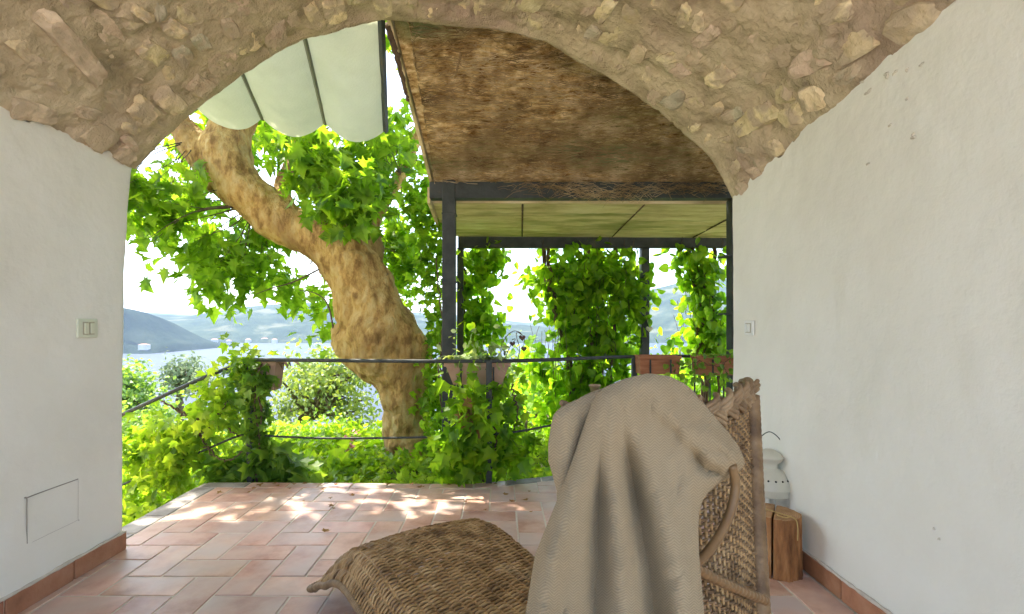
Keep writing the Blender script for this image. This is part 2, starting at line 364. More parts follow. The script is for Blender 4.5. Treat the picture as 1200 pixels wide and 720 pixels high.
# houses on the far shore
def house(x, y, D, wd, dp, ht, label, group='pale houses scattered on the far shore', rz=0.0):
    c = at(x, y, D); t = thing('lakeside_house', label, 'house', c, group)
    b = MB(); b.add(*box(-wd/2, wd/2, -dp/2, dp/2, -8, ht)); o = link('wall', b.mesh('wall', M['house_wall'], False)); o.parent = t
    r = MB(); e = .6; rh = ht * .35
    r.add([(-wd/2-e, -dp/2-e, ht), (wd/2+e, -dp/2-e, ht), (wd/2+e, dp/2+e, ht), (-wd/2-e, dp/2+e, ht), (-wd/4, 0, ht+rh), (wd/4, 0, ht+rh)],
          [(0,1,5,4), (2,3,4,5)], [(1,2,5), (3,0,4), ])
    r.t.append(np.array([[0, 3, 2]])); r.t.append(np.array([[0, 2, 1]]))
    o = link('roof', r.mesh('roof', M['house_roof'], False)); o.parent = t
    t.rotation_euler.z = rz
    return t
rr = random.Random(5)
house(169, 407.5, 1245, 22, 12, 7, 'large white house at the water edge of the left headland', group=None)
for (x, y, wd) in [(196,397,16),(204,401,22),(214,401,26),(222,398,16),(231,401,18),(243,395,16),(252,401,24),(262,392,14),(268,401,18),(281,396,16),(290,401,20),(302,394,15),(311,400,26),(321,401,18),
                   (330,389,14),(336,399,18),(228,388,12),(247,384,12),(276,385,12),(296,382,12),(318,380,12),(259,377,12),(340,382,12)]:
    D = 1925 + (401 - y) * 26
    house(x + rr.uniform(-1, 1), y, D, wd * .95, 12, rr.uniform(6, 10), 'small pale house with low roof on the wooded far shore across the lake', rz=rr.uniform(-.4, .4))

# ================================================================== walls, vault, floor
XL, XR = -1.76, 1.31
VA, VB = 2.695, .1335                               # facade line  Y = VA + VB * X
YB = -0.7                                            # where the modelled room stops, behind the camera
fy = lambda X: VA + VB * np.asarray(X)
arch_px = [(157,197),(172,178),(197,153),(230,123),(258,102),(287,83),(322,62),(360,43),(400,33),(447,24),(480,23),(513,25),(567,32),(605,40),(640,48),(677,70),(706,86),(733,103),(773,130),(800,153),(820,170),(833,183),(845,207),(860,233)]
prof = []
for (x, y) in arch_px:
    u = (x - CX) / F; Y = VA / (1 - VB * u); prof.append((u * Y, H + (CY - y) / F * Y))
prof = np.array(prof); prof[0, 0] = XL - .005; prof[-1, 0] = XR + .005
seg = np.r_[0, np.cumsum(np.linalg.norm(np.diff(prof, axis=0), axis=1))]; seg /= seg[-1]
def front(a): return np.interp(a, seg, prof[:, 0]), np.interp(a, seg, prof[:, 1])
def rear(a):
    X = lerp(XL - .005, XR + .005, np.interp(a, seg, (prof[:, 0] - XL) / (XR - XL)))
    k = (X - XL) / (XR - XL)
    z = lerp(1.84, 2.34, k) + .62 * np.maximum(0, 1 - (2 * k - 1) ** 2) ** .62
    return X, z
def vault_pos(a, b):
    """a: 0 left springing .. 1 right springing ; b: 0 facade .. 1 rear"""
    xf, zf = front(a); xr, zr = rear(a); X = lerp(xf, xr, b)
    return np.stack([X, lerp(fy(xf), YB, b), lerp(zf, zr, b ** .95)], -1)
NA, NB = 380, 330
aa = np.linspace(0, 1, NA); bb = np.r_[np.linspace(0, .55, NB - 60), np.linspace(.555, 1, 60)]
A, B = np.meshgrid(aa, bb, indexing='ij'); P = vault_pos(A, B)
dPa = np.gradient(P, axis=0); dPb = np.gradient(P, axis=1); Nn = np.cross(dPa, dPb); Nn /= np.linalg.norm(Nn, axis=2)[..., None] + 1e-9
if Nn[NA//2, 10, 2] > 0: Nn = -Nn                    # pointing down into the room
# stone positions (dart throwing), stones lie with their long side along the vault's axis
stones = []; rs = random.Random(11); arc = 4.0; dep = VA - YB
tries = 0
while len(stones) < 295 and tries < 60000:
    tries += 1
    a, b = rs.random(), rs.uniform(.012, .56)
    big = rs.random()
    L_ = rs.uniform(.09, .14) if big < .35 else rs.uniform(.14, .22) if big < .85 else rs.uniform(.22, .33)
    W_ = L_ * rs.uniform(.42, .75) if L_ < .12 else rs.uniform(.065, .12)
    if b * dep < L_ * .5 + .02: continue
    ok = True
    for (a2, b2, L2, W2, *_x) in stones:
        da = abs(a - a2) * arc; db = abs(b - b2) * dep
        if da < (W_ + W2) * .5 + .004 and db < (L_ + L2) * .5 + .006: ok = False; break
    if ok: stones.append((a, b, L_, W_, rs.uniform(-.35, .35)))
disp = .024 * fbm(P * 3.1, 3) + .008 * fbm(P * np.array([12, 7, 12]), 4, .55) + .003 * fbm(P * 50, 3, .6)
pits = fbm(P * np.array([24, 12, 24]) + 40, 2); disp -= .03 * np.clip(pits - .42, 0, 1)
sd = np.zeros_like(disp)
for (a, b, L_, W_, r_) in stones:
    da = (A - a) * arc; db = (B - b) * dep
    c, s_ = math.cos(r_), math.sin(r_); p_ = c * da + s_ * db; q_ = -s_ * da + c * db
    e = np.maximum(np.abs(p_) / (W_ * .62), np.abs(q_) / (L_ * .58))
    sd = np.maximum(sd, np.clip(1.35 - e, 0, .6) * .022)
disp = disp + sd * .6
edge = np.clip(B * dep / .05, 0, 1); disp = disp * (.35 + .65 * edge)
Pd = P + Nn * disp[..., None]
vault = thing('vaulted_ceiling', 'rough stone and mortar barrel vault over the seating, ending in an open arch', 'vault', (0, 2, 2.6))
mb = MB(); mb.add(Pd.reshape(-1, 3), grid_faces(NA, NB))
# rounded outer lip of the arch turning up into the facade
lip = []
for k in range(6):
    t = k / 5; off = Pd[:, 0] - Nn[:, 0] * (.06 * t * t) ; off = off + np.array([0, .05 * math.sin(t * math.pi / 2), 0])
    off = off + (fbm(off * 18, 2) * .006)[:, None] * np.array([0, 1, 0]) * (1 if k else 0); lip.append(off)
lipa = np.stack(lip, 1); mb.add(lipa.reshape(-1, 3), grid_faces(NA, 6))
# facade sheet, an unseen outer face added to stop light over the vault
top = lipa[:, -1].copy(); up = top.copy(); up[:, 2] = 3.7
mb.add(np.stack([top, up], 1).reshape(-1, 3), grid_faces(NA, 2))
mb.build('mortar_surface', M['mortar'], vault)
# one irregular block mesh per stone
def ico_block(seed, L_, W_, T_):
    """rough split-stone block: a superellipsoid with chipped facets"""
    n1, n2 = 12, 16
    th = np.linspace(0, np.pi, n1); ph = np.arange(n2) / n2 * 2 * np.pi
    TH, PH = np.meshgrid(th, ph, indexing='ij')
    d = np.stack([np.sin(TH) * np.cos(PH), np.sin(TH) * np.sin(PH), np.cos(TH)], -1)
    p = 7.0; r = (np.abs(d) ** p).sum(-1) ** (-1 / p)
    v = d * r[..., None]
    v = v * (1 + .20 * fbm(v * 1.2 + seed * 3.7, 2)[..., None] + .05 * fbm(v * 5 + seed, 2)[..., None])
    sh = .3 * math.sin(seed * 12.9); v[..., 0] += sh * v[..., 1] * .5
    v = v * np.array([W_, L_, T_]) * .5
    idx = np.arange(n1 * n2).reshape(n1, n2); q = []
    for i in range(n1 - 1):
        for j in range(n2):
            q.append((idx[i, j], idx[i, (j+1) % n2], idx[i+1, (j+1) % n2], idx[i+1, j]))
    return v.reshape(-1, 3), np.array(q)
for k, (a, b, L_, W_, r_) in enumerate(stones):
    ia = int(a * (NA - 1)); ib = int(np.argmin(np.abs(bb - b)))
    c = P[ia, ib]; nrm = Nn[ia, ib]; ta = dPa[ia, ib] / np.linalg.norm(dPa[ia, ib]); tb = np.cross(nrm, ta)
    v, q = ico_block(k, L_, W_, .07)
    cr, sr = math.cos(r_), math.sin(r_)
    ax, ay = ta * cr + tb * sr, -ta * sr + tb * cr
    wv = v[:, :1] * ax + v[:, 1:2] * ay + v[:, 2:] * nrm
    o = MB().add(wv, q).mesh('stone', M[['stone_tan', 'stone_pink', 'stone_grey', 'stone_tan'][rs.choice([0, 0, 1, 1, 2, 3, 3])]], False)
    o = link('stone', o, vault); o.location = Vector(c + nrm * (disp[ia, ib] - .030 + rs.uniform(-.008, .012)))

# plastered side walls with a ragged top edge lying over the stonework
def side_wall(name, X, sgn, label):
    t = thing(name, label, 'wall', (X, 1.2, 0))
    Ye = float(fy(X)); ny, nz = 260, 150
    ys = np.linspace(YB, Ye, ny)
    V = np.zeros((ny, nz, 3))
    a_end = 0 if sgn < 0 else 1
    bq = np.clip((Ye - ys) / (Ye - YB), 0, 1)
    pz = vault_pos(np.full(ny, float(a_end)), bq)[:, 2]
    rag = .020 * fbm(np.stack([ys * 9, ys * 0 + X, ys * 0], -1), 4, .6) + .012 * fbm(np.stack([ys * 30, ys * 0, ys * 0 + 4], -1), 2)
    ztop = pz + .012 + rag
    for j in range(nz):
        z = ztop * (j / (nz - 1))
        V[:, j] = np.stack([np.full(ny, X), ys, z], -1)
    und = .006 * fbm(V * np.array([1, 2.2, 2.2]), 3) + .0015 * fbm(V * 13, 3)
    lift = np.clip((V[..., 2] - (ztop[:, None] - .05)) / .05, 0, 1) ** 2 * .012
    V[..., 0] -= sgn * (und + .004 + 0 * lift)
    # the jamb edge is softly rounded and swells outward near its foot
    if sgn < 0:
        k = np.clip((V[..., 1] - (Ye - .03)) / .03, 0, 1); V[..., 0] -= .014 * k * k
        V[..., 1] -= np.clip(1.8 - V[..., 2], 0, .5) ** .7 * .09 * np.clip((V[..., 1] - 1.9) / .5, 0, 1)
    mb = MB(); mb.add(V.reshape(-1, 3), grid_faces(ny, nz))
    # thickness strip round the top edge, and return into the outer face
    tp = V[:, -1].copy(); bk = tp.copy(); bk[:, 0] += sgn * .06
    mb.add(np.stack([tp, bk], 1).reshape(-1, 3), grid_faces(ny, 2))
    jb = V[-1].copy(); j2 = jb.copy(); j2[:, 0] += sgn * .03; j2[:, 1] += .02; j3 = j2.copy(); j3[:, 0] += sgn * .5; j3[:, 1] += .02
    mb.add(np.stack([jb, j2, j3], 1).reshape(-1, 3), grid_faces(nz, 3))
    mb.build('plaster_face', M['plaster'], t)
    # outer mass of the wall
    o = MB(); Yo = Ye - (.06 if sgn < 0 else -.01)
    if sgn < 0: o.add(*box(-6, X - .035, YB, Yo - .09, -.25, 3.7))
    else: o.add(*box(X + .035, 6, YB, Yo, -.25, 3.7))
    o.build('outer_masonry', M['clay_face'], t, smooth=False)
    return t
wl = side_wall('plaster_wall', XL, -1, 'white plastered wall on the left with an ivory switch and a painted-over hatch')
wr = side_wall('plaster_wall', XR, 1, 'long white plastered wall on the right behind the chair and the log')
tag(MB().add(*box(-6, 6, YB, 2.35, 3.702, 3.9)).build('light_block_roof', M['clay_face'], smooth=False), 'unseen roof deck added above the stone vault to keep light out', 'roof')  # out-of-view deck added so no light comes in over the vault

# painted-over hatch in the left wall: thin beads with the groove's shade in their colour
hy0, hy1, hz0, hz1 = 1.90, 2.13, .235, .405
hp = [(hy1 + .0, hz1), (hy0 + .012, hz1), (hy0, hz1 - .012), (hy0, hz0)]
pth = np.array([(XL + .004 - .006 * 0, y, z) for (y, z) in hp])
hatch = MB(); v, q, t_ = tube(spline(pth, 40), .0022, 5); hatch.add(v, q, t_)
v, q, t_ = tube(spline(np.array([(XL + .0042, y, z) for (y, z) in [(hy0 + .004, hz0 - .004), (hy0 + .10, hz0 - .002), (hy1 - .004, hz0), (hy1, hz0 + .01), (hy1 + .001, hz1 - .004)]]), 40), .0005, 5); hatch.add(v, q, t_)
hatch.build('hatch_groove_shade', mat('groove_shadow_paint', [(.30,.27,.22), (.36,.33,.28)], scale=8, rough=.95), wl)

# small chips knocked out of the right-hand plaster near the vault
for (x, y, s_) in [(1042,88,9),(1052,85,6),(1020,108,8),(1012,96,6),(1066,82,5),(1073,160,8),(1046,147,4),(1020,192,4),(1083,76,5),(1098,620,3),(1104,632,3),(1066,116,4)]:
    Yc = F * XR / (x - CX); c = at(x, y, Yc); n = 11; a = np.arange(n) / n * 2 * np.pi; rr_ = s_ * .36 / F * Yc * (1 + .45 * np.sin(a * 2 + x) + .3 * np.sin(a * 3 + y))
    ring = np.stack([np.full(n, XR - .0075), c[1] + rr_ * np.cos(a) * 1.6, c[2] + rr_ * np.sin(a)], -1); mid = ring * .55 + c * .45; mid[:, 0] = XR - .0125
    MB().add(np.vstack([ring, mid, [[XR - .011, c[1], c[2]]]]), [(k, (k+1) % n, n + (k+1) % n, n + k) for k in range(n)], [(n + k, n + (k+1) % n, 2*n) for k in range(n)]).build('plaster_chip', M['chip'], wr, smooth=False)
# light switches: wall plate with two rockers
def switch(X, sgn, y0, y1, zc, h_, mp, label):
    t = thing('light_switch', label, 'light switch', (X, (y0 + y1) / 2, zc))
    def bx(ya, yb, za, zb, xa, xb, b, m, nm):
        v, q = bevbox(ya, yb, za, zb, 0, xb - xa, b)
        w_ = np.stack([X - sgn * (v[:, 2] + xa), v[:, 0], v[:, 1]], -1)
        MB().add(w_, q).build(nm, m, t, smooth=False)
    bx(y0, y1, zc - h_/2, zc + h_/2, .006, .016, .003, mp, 'plate')
    for k in (0, 1):
        c = y0 + (y1 - y0) * (.36 + .30 * k)
        bx(c - .0145, c + .0145, zc - h_*.33, zc + h_*.33, .0165, .0185, .0008, M['brass'], 'rocker_frame')
        bx(c - .0115, c + .0115, zc - h_*.28, zc + h_*.28, .019, .024, .002, mp, 'rocker')
switch(XL, -1, 2.115, 2.222, 1.05 - 5/600*2.15, .081, M['ivory'], 'ivory double light switch on the left plaster wall')
switch(XR, 1, 2.62, 2.715, 1.05 - 4.5/600*2.66, .077, M['white_pl'], 'small white double light switch near the outer end of the right wall')

# ------------------------------------------------------------------ floor
floor = thing('tiled_floor', 'terracotta tiles laid in herringbone with pale joints, running out to the terrace edge', 'floor', (0, 2, 0))
floor['kind'] = 'structure'; del floor['category']; del floor['label']
XE, YE = -1.955, 3.37
def back_edge(X):
    return np.interp(X, [-2.0, -1.9, -.2, .15, .5, 1.1, 2.6], [3.36, 3.40, 3.36, 3.46, 3.60, 3.95, 4.0])
gx = np.linspace(XE, 2.6, 60); base = MB()
fr = np.stack([gx, np.full(60, YB), np.full(60, -.0028)], -1); bk = np.stack([gx, back_edge(gx), np.full(60, -.0028)], -1); dn = bk.copy(); dn[:, 2] = -.6
base.add(np.stack([fr, bk, dn], 1).reshape(-1, 3), grid_faces(60, 3))
base.add([(XE, YB, -.0028), (XE, YE, -.0028), (XE, YE, -.6), (XE, YB, -.6)], [(0, 1, 2, 3)])
base.build('grout_bed', M['grout'], floor, smooth=False)
W = .15; X0, Y0 = -1.41, 2.13; rt = random.Random(2); g_ = .0035
near = MB(); ntile = 0
proto = {}
def tile_box(w_, d_):
    key = (round(w_, 3), round(d_, 3))
    if key not in proto:
        v, q = bevbox(-w_/2, w_/2, -d_/2, d_/2, -.02, 0, .003); proto[key] = MB().add(v, q).mesh('tile', M['tile'], False)
    return proto[key]
XB, YBK = XE + .13, lambda X: float(back_edge(X)) - .0
for i in range(-5, 30):
    for j in range(-20, 14):
        k = (i - j) % 4
        if k == 0: x0, x1, y0, y1 = X0 + i*W, X0 + (i+2)*W, Y0 + j*W, Y0 + (j+1)*W
        elif k == 3: x0, x1, y0, y1 = X0 + i*W, X0 + (i+1)*W, Y0 + j*W, Y0 + (j+2)*W
        else: continue
        lx = XL if y0 < 2.36 else XB
        rx = XR if y0 < 2.80 else 2.55
        x0, x1 = max(x0, lx) + g_, min(x1, rx) - g_
        ymax = min(float(back_edge((x0 + x1) / 2)) - .10, 3.9)
        y0, y1 = max(y0, YB) + g_, min(y1, ymax) - g_
        if x1 - x0 < .02 or y1 - y0 < .02: continue
        if y1 < 1.15 or x0 > 1.4:
            v, q = bevbox(x0, x1, y0, y1, -.02, rt.uniform(-.001, .001), .003); near.add(v, q)
        else:
            o = link('tile', tile_box(x1 - x0, y1 - y0), floor); o.location = ((x0+x1)/2, (y0+y1)/2, rt.uniform(-.0012, .0012))
            o.rotation_euler = (rt.uniform(-.004, .004), rt.uniform(-.004, .004), rt.uniform(-.006, .006)); ntile += 1
near.build('tile_field', M['tile'], floor, smooth=False)['kind'] = 'stuff'
# slate edging: left side and along the back
yy = 2.33
while yy < 3.28:
    l_ = .24; v, q = bevbox(XE, XB - g_, yy, min(yy + l_, 3.33) - g_*2, -.03, .001 + rt.uniform(-.001, .002), .004); MB().add(v, q).build('edging_tile', M['slate'], floor, smooth=False); yy += l_
xx = XE + .02
while xx < 2.5:
    l_ = rt.uniform(.2, .3); a = xx + g_; b = min(xx + l_, 2.55) - g_
    ya, yb = float(back_edge(a)), float(back_edge(b))
    ring = np.array([(a, ya - .10 + g_), (b, yb - .10 + g_), (b, yb), (a, ya)]); cen = ring.mean(0)
    v = []; zt = rt.uniform(-.001, .002)
    for (sc_, z) in ((1, -.04), (1, zt - .004), (.975, zt)):
        for p in ring: q2 = cen + (p - cen) * sc_; v.append((q2[0], q2[1], z))
    q = [(r*4+k, r*4+(k+1) % 4, r*4+4+(k+1) % 4, r*4+4+k) for r in range(2) for k in range(4)] + [(8, 9, 10, 11)]
    MB().add(v, q).build('edging_tile', M['slate'] if (a > .0 or a < -1.75) else M['tile'], floor, smooth=False); xx += l_
# skirting tiles, each with its joint
for (X, sgn, Ye) in ((XL, -1, 2.395), (XR, 1, 2.83)):
    y = YB + .02
    y = Ye - .295 * math.ceil((Ye - YB) / .295)
    wt = wl if sgn < 0 else wr
    while y < Ye - .05:
        v, q = bevbox(y + .003, y + .292, .0, .078 + rt.uniform(-.002, .002), 0, .012, .003)
        wv = np.stack([X - sgn * (v[:, 2] + .004), v[:, 0], v[:, 1]], -1)
        MB().add(wv, q).build('skirting_tile', M['skirting'], wt, smooth=False); y += .295
    n = 160; ys = np.linspace(YB, Ye, n); z = .082 + .003 * fbm(np.stack([ys * 12, ys * 0, ys * 0], -1), 3)
    v, q, t_ = tube(np.stack([np.full(n, X - sgn * .008), ys, z], -1), .007 + .002 * fbm(np.stack([ys * 40, ys * 0, ys * 0], -1), 2), 6)
    MB().add(v, q, t_).build('mortar_bead', M['grout'], wt)
# steps going down to the left, outside the wall
steps = thing('garden_steps', 'grey stone steps leading down from the left edge of the terrace', 'steps', (-2.2, 3, -.2))
for k in range(5):
    v, q = bevbox(XE - .30 * (k + 1) - .0, XE - .30 * k - .012, 2.5, 3.5, -.17 * (k + 1) - .12, -.17 * (k + 1), .006)
    MB().add(v, q).build('step', M['slate'], steps, smooth=False)
# ================================================================== porch roof on steel posts
Y1, Y2 = 3.97, 5.75
porch = thing('porch_roof', 'sloping old porch roof on dark steel posts, matted with dry roots underneath', 'porch roof', (.5, 4.4, 0))
def slab(p, name, m, nu, nv, amp, thick=.07, yamp=0):
    """p: four corners a(front-left) b(front-right) c(back-right) d(back-left) of the underside"""
    a, b, c, d = [np.array(q, float) for q in p]
    U, V_ = np.meshgrid(np.linspace(0, 1, nu), np.linspace(0, 1, nv), indexing='ij'); U = U[..., None]; V_ = V_[..., None]
    P_ = (a * (1-U) + b * U) * (1-V_) + (d * (1-U) + c * U) * V_
    e = np.clip(np.minimum(np.minimum(U, 1-U), np.minimum(V_, 1-V_))[..., 0] * 25, 0, 1)
    dz = amp * (fbm(P_ * np.array([3, 8, 1]), 4, .6) + .5 * fbm(P_ * np.array([14, 30, 1]), 3)) * e
    Q = P_.copy(); Q[..., 2] += dz - .01
    m_ = MB(); m_.add(Q.reshape(-1, 3), grid_faces(nu, nv))
    T_ = P_.copy(); T_[..., 2] += thick
    rim = np.concatenate([Q[:, 0], Q[-1, 1:], Q[::-1, -1][1:], Q[0, ::-1][1:]]); rt_ = np.concatenate([T_[:, 0], T_[-1, 1:], T_[::-1, -1][1:], T_[0, ::-1][1:]])
    m_.add(np.stack([rim, rt_], 1).reshape(-1, 3), grid_faces(len(rim), 2))
    m_.add([T_[0, 0], T_[-1, 0], T_[-1, -1], T_[0, -1]], [(0, 1, 2, 3)])
    return m_.build(name, m, porch), lambda u, v: (a*(1-u)+b*u)*(1-v) + (d*(1-u)+c*u)*v
SA = at(452, 15, 2.72); SD = at(505, 214, Y1 - .05)
SA[2] = 2.80; zD = SD[2] + .01
_, s1 = slab([(SA[0] + .01, 2.70, SA[2]), (2.6, 3.04, SA[2] - .02), (2.6, Y1 + .05, zD - .03), (SD[0] + .02, Y1 + .05, zD)], 'root_matted_slab', M['slab_brown'], 170, 110, .016)
zb = at(526, 234, Y1)[2]; z2t = at(700, 278, Y2)[2]
_, s2 = slab([(-.53, Y1 + .075, zb + .0), (2.7, Y1 + .075, zb - .01), (2.7, Y2 - .05, z2t - .01), (-.62, Y2 - .05, z2t + .01)], 'cement_panel', M['slab_green'], 90, 70, .008, thick=.05)
# joints between the cement panels: thin battens under the sheet
for u in (.22, .52, .79):
    p0, p1 = s2(u, .02), s2(u + .04, .98); v, q, t_ = tube([p0 - [0, 0, .012], p1 - [0, 0, .012]], .008, 4); MB().add(v, q, t_).build('joint_batten', M['twig'], porch)
# fascia strip along the left edge
v = [s1(0, 0) + [-.03, 0, -.035], s1(0, 0) + [-.03, 0, .09], s1(0, 1) + [-.03, 0, .09], s1(0, 1) + [-.03, 0, -.035]]; v += [p + np.array([.022, 0, 0]) for p in v]
q = [(0, 1, 2, 3), (7, 6, 5, 4), (0, 4, 5, 1), (1, 5, 6, 2), (2, 6, 7, 3), (3, 7, 4, 0)]
MB().add(v, q).build('edge_board', M['slab_green'], porch, smooth=False)
v = [s2(0, 0) + [-.03, -.1, -.035], s2(0, 0) + [-.03, -.1, .09], s2(0, 1) + [-.03, 0, .09], s2(0, 1) + [-.03, 0, -.035]]; v += [p + np.array([.022, 0, 0]) for p in v]
MB().add(v, q).build('edge_board', M['slab_green'], porch, smooth=False)
def bar(x0, x1, y0, y1, z0, z1, nm, parent, m=None, b=.004):
    v, q = bevbox(x0, x1, y0, y1, z0, z1, b); return MB().add(v, q).build(nm, m or M['metal'], parent, smooth=False)
bar(at(504,0,Y1)[0], 2.6, Y1 - .045, Y1 + .045, at(0,234,Y1)[2], at(0,215,Y1)[2], 'beam', porch)
bar(at(537,0,Y2)[0], 2.75, Y2 - .045, Y2 + .045, at(0,291,Y2)[2], at(0,277,Y2)[2], 'beam', porch)
x = at(526.5, 0, Y1)[0]; bar(x - .05, x + .05, Y1 - .052, Y1 + .052, -.5, at(0,216,Y1)[2] + .02, 'post', porch)
x = at(857.5, 0, Y1)[0] + .012; bar(x - .034, x + .034, Y1 - .05, Y1 + .05, -.5, at(0,234,Y1)[2] - .002, 'post', porch)
x = at(755, 0, Y2)[0]; bar(x - .045, x + .045, Y2 - .05, Y2 + .05, -.8, at(0,291,Y2)[2] - .002, 'post', porch)
x = at(539.5, 0, Y2)[0]; bar(x - .035, x + .035, Y2 - .05, Y2 + .05, -.8, at(0,291,Y2)[2] - .002, 'post', porch)
for (px_, py_) in ((526, 250), (526, 330), (857, 300), (857, 368)):
    c = at(px_, py_, Y1 - .055); v, q = bevbox(c[0] - .055, c[0] + .055, Y1 - .058, Y1 + .058, c[2] - .006, c[2] + .006, .001)
    MB().add(v, q).build('bracket', M['metal'], porch, smooth=False)
# rootlets hanging under the slab
rq = np.random.default_rng(21); mbr = MB()
for k in range(4200):
    u, v_ = rq.random(), rq.random() ** .8
    p = s1(u, v_); L_ = rq.uniform(.08, .34); a = rq.normal(0, .45) + (np.pi if rq.random() < .5 else 0)
    n = 7; t = np.linspace(0, 1, n); d = np.array([np.cos(a), np.sin(a) * .6, 0])
    pts = p + d * (t[:, None] * L_) + np.stack([rq.normal(0, .008, n), rq.normal(0, .008, n), -.026 - np.abs(rq.normal(0, .006, n)) - .02 * np.sin(np.pi * t) * rq.random()], -1)
    pts[:, 0] = np.maximum(pts[:, 0], -.5)
    vv, qq, _t = tube(pts, rq.uniform(.0010, .0026), 3, caps=False); mbr.add(vv, qq)
for k in range(420):                                   # straw caught along the first beam
    c = [at(700,226,Y1-.06), at(655,220,Y1-.06), at(760,222,Y1-.06), at(820,220,Y1-.06)][rq.integers(4)]
    p = c + rq.normal(0, 1, 3) * [.16, .03, .022]; a = rq.normal(0, .5); L_ = rq.uniform(.05, .22); t = np.linspace(-.5, .5, 6)
    pts = p + np.stack([np.cos(a) * t * L_, t * 0, np.sin(a) * t * L_ * .6 - .10 * L_ * (t * 2) ** 2 + rq.normal(0, .004, 6)], -1)
    vv, qq, _t = tube(pts, rq.uniform(.0008, .0018), 3, caps=False); mbr.add(vv, qq)
mbr.build('dry_rootlets', M['root'], porch)['kind'] = 'stuff'
def thick_root(pp, r0, m=None, par=porch, nm='dry_root', jit=.008, n=30, sides=6):
    P_ = spline(pp, n); P_[:, :3] += rq.normal(0, 1, (n, 3)) * jit
    vv, qq, tt = tube(P_[:, :3], np.linspace(r0, r0 * .6, n), sides); return MB().add(vv, qq, tt).build(nm, m or M['root'], par)
for pts_ in ([(455,30),(466,70),(474,100),(478,118)], [(540,62),(535,85),(528,92)], [(598,98),(625,80),(650,66)], [(580,95),(585,108)], [(694,205),(690,220),(686,232)]):
    PP = []
    for (x, y) in pts_:                                # lie just under the slab: intersect the view ray with it
        d_ = np.array([(x - CX) / F, 1, (CY - y) / F]); A_ = s1(0, 0); n_ = np.cross(s1(1, 0) - A_, s1(0, 1) - A_)
        s_ = np.dot(A_ - [0, 0, H], n_) / np.dot(d_, n_); PP.append(np.array([0, 0, H]) + d_ * s_ * .992)
    thick_root(PP, .022 if pts_[0][0] == 455 else .006 , m=M['twig'] if pts_[0][0] in (455, 694) else None, jit=.003)

# ================================================================== canvas awning
aw = thing('awning', 'pale translucent canvas awning with scalloped hem between metal ribs', 'awning', (-1.5, 3.2, 2.6))
dirn = np.array([-.2, 1, -.208])
Yh = 3.74
hem = [at(x, y, Yh) for (x, y) in ((0, 104), (75, 111), (150, 118), (230, 127), (307, 138), (381, 144), (452, 152))]  # leftmost panels are hidden by the arch, added to block low side sun
Lw = 1.10
for k in range(6):
    a, b = hem[k], hem[k+1]; nu, nv = 30, 34; V = np.zeros((nu, nv, 3))
    for i in range(nu):
        u = i / (nu - 1); sag = 4 * u * (1 - u)
        for j in range(nv):
            t = j / (nv - 1); p = lerp(a, b, u) - dirn * Lw * t
            p[2] -= .085 * sag * (1 - .25 * t); p += dirn * (.05 * sag * (1 - t) ** 6)
            V[i, j] = p
    V[..., 2] += .005 * fbm(V * 7, 3) + .007 * fbm(V * np.array([3.0, 9, 3]) + k * 5, 2)
    V2 = V.copy(); V2[..., 2] += .003
    m_ = MB(); m_.add(V.reshape(-1, 3), grid_faces(nu, nv)); m_.build('canvas_panel', M['awning'], aw)
for k in range(7):
    a = hem[k]; b = a - dirn * Lw
    w_ = .013 if k < 6 else .020
    v, q, t_ = tube([a + [0, 0, -.012], b + [0, 0, -.012]], w_, 4); MB().add(v, q, t_).build('rib' if k < 6 else 'end_bar', M['awning_rib'] if k < 6 else M['metal'], aw, smooth=False)

# ================================================================== leaves
def leaf_shape(kind):
    if kind == 'plane':                               # five pointed lobes, folded slightly along the midrib
        pts = [(-.06, .0), (-.30,-.06), (-.22,.10), (-.52,.14), (-.33,.26), (-.60,.52), (-.30,.47), (-.22,.62), (0, 1.0), (.22,.62), (.30,.47), (.60,.52), (.33,.26), (.52,.14), (.22,.10), (.30,-.06), (.06, .0)]
        c = (0, .30)
    elif kind == 'heart':
        pts = [(0, .0), (-.26,-.09), (-.47, .08), (-.50,.34), (-.36,.62), (-.15, .85), (0, 1.0), (.15,.85), (.36,.62), (.50,.34), (.47,.08), (.26,-.09)]; c = (0, .38)
    elif kind == 'creeper':
        pts = [(0, 0), (-.18,.06), (-.45,.10), (-.38,.34), (-.55,.62), (-.22,.55), (0, 1.0), (.22,.55), (.55,.62), (.38,.34), (.45,.10), (.18,.06)]; c = (0, .36)
    elif kind == 'oval':
        pts = [(0, 0), (-.22,.28), (-.22,.62), (0, 1), (.22,.62), (.22,.28)]; c = (0, .45)
    elif kind == 'blade':
        pts = [(-.03, 0), (-.05,.4), (0, 1), (.05,.4), (.03, 0)]; c = (0, .3)
    elif kind == 'diamond':
        v = np.array([(0, 0, 0), (-.30, .5, .06), (0, 1, -.05), (.30, .5, .06)]); return v, np.array([(0, 3, 1), (3, 2, 1)])
    P_ = [(*c, -.02)] + [(x, y, .22 * abs(x) - .16 * max(0, y - .3) ** 2) for (x, y) in pts]
    n = len(pts); t = [(0, 1 + (i + 1) % n, 1 + i) for i in range(n)]
    return np.array(P_), np.array(t)
SH = {k: leaf_shape(k) for k in ('plane', 'heart', 'creeper', 'oval', 'blade', 'diamond')}
CAMP = np.array([0, 0, H])
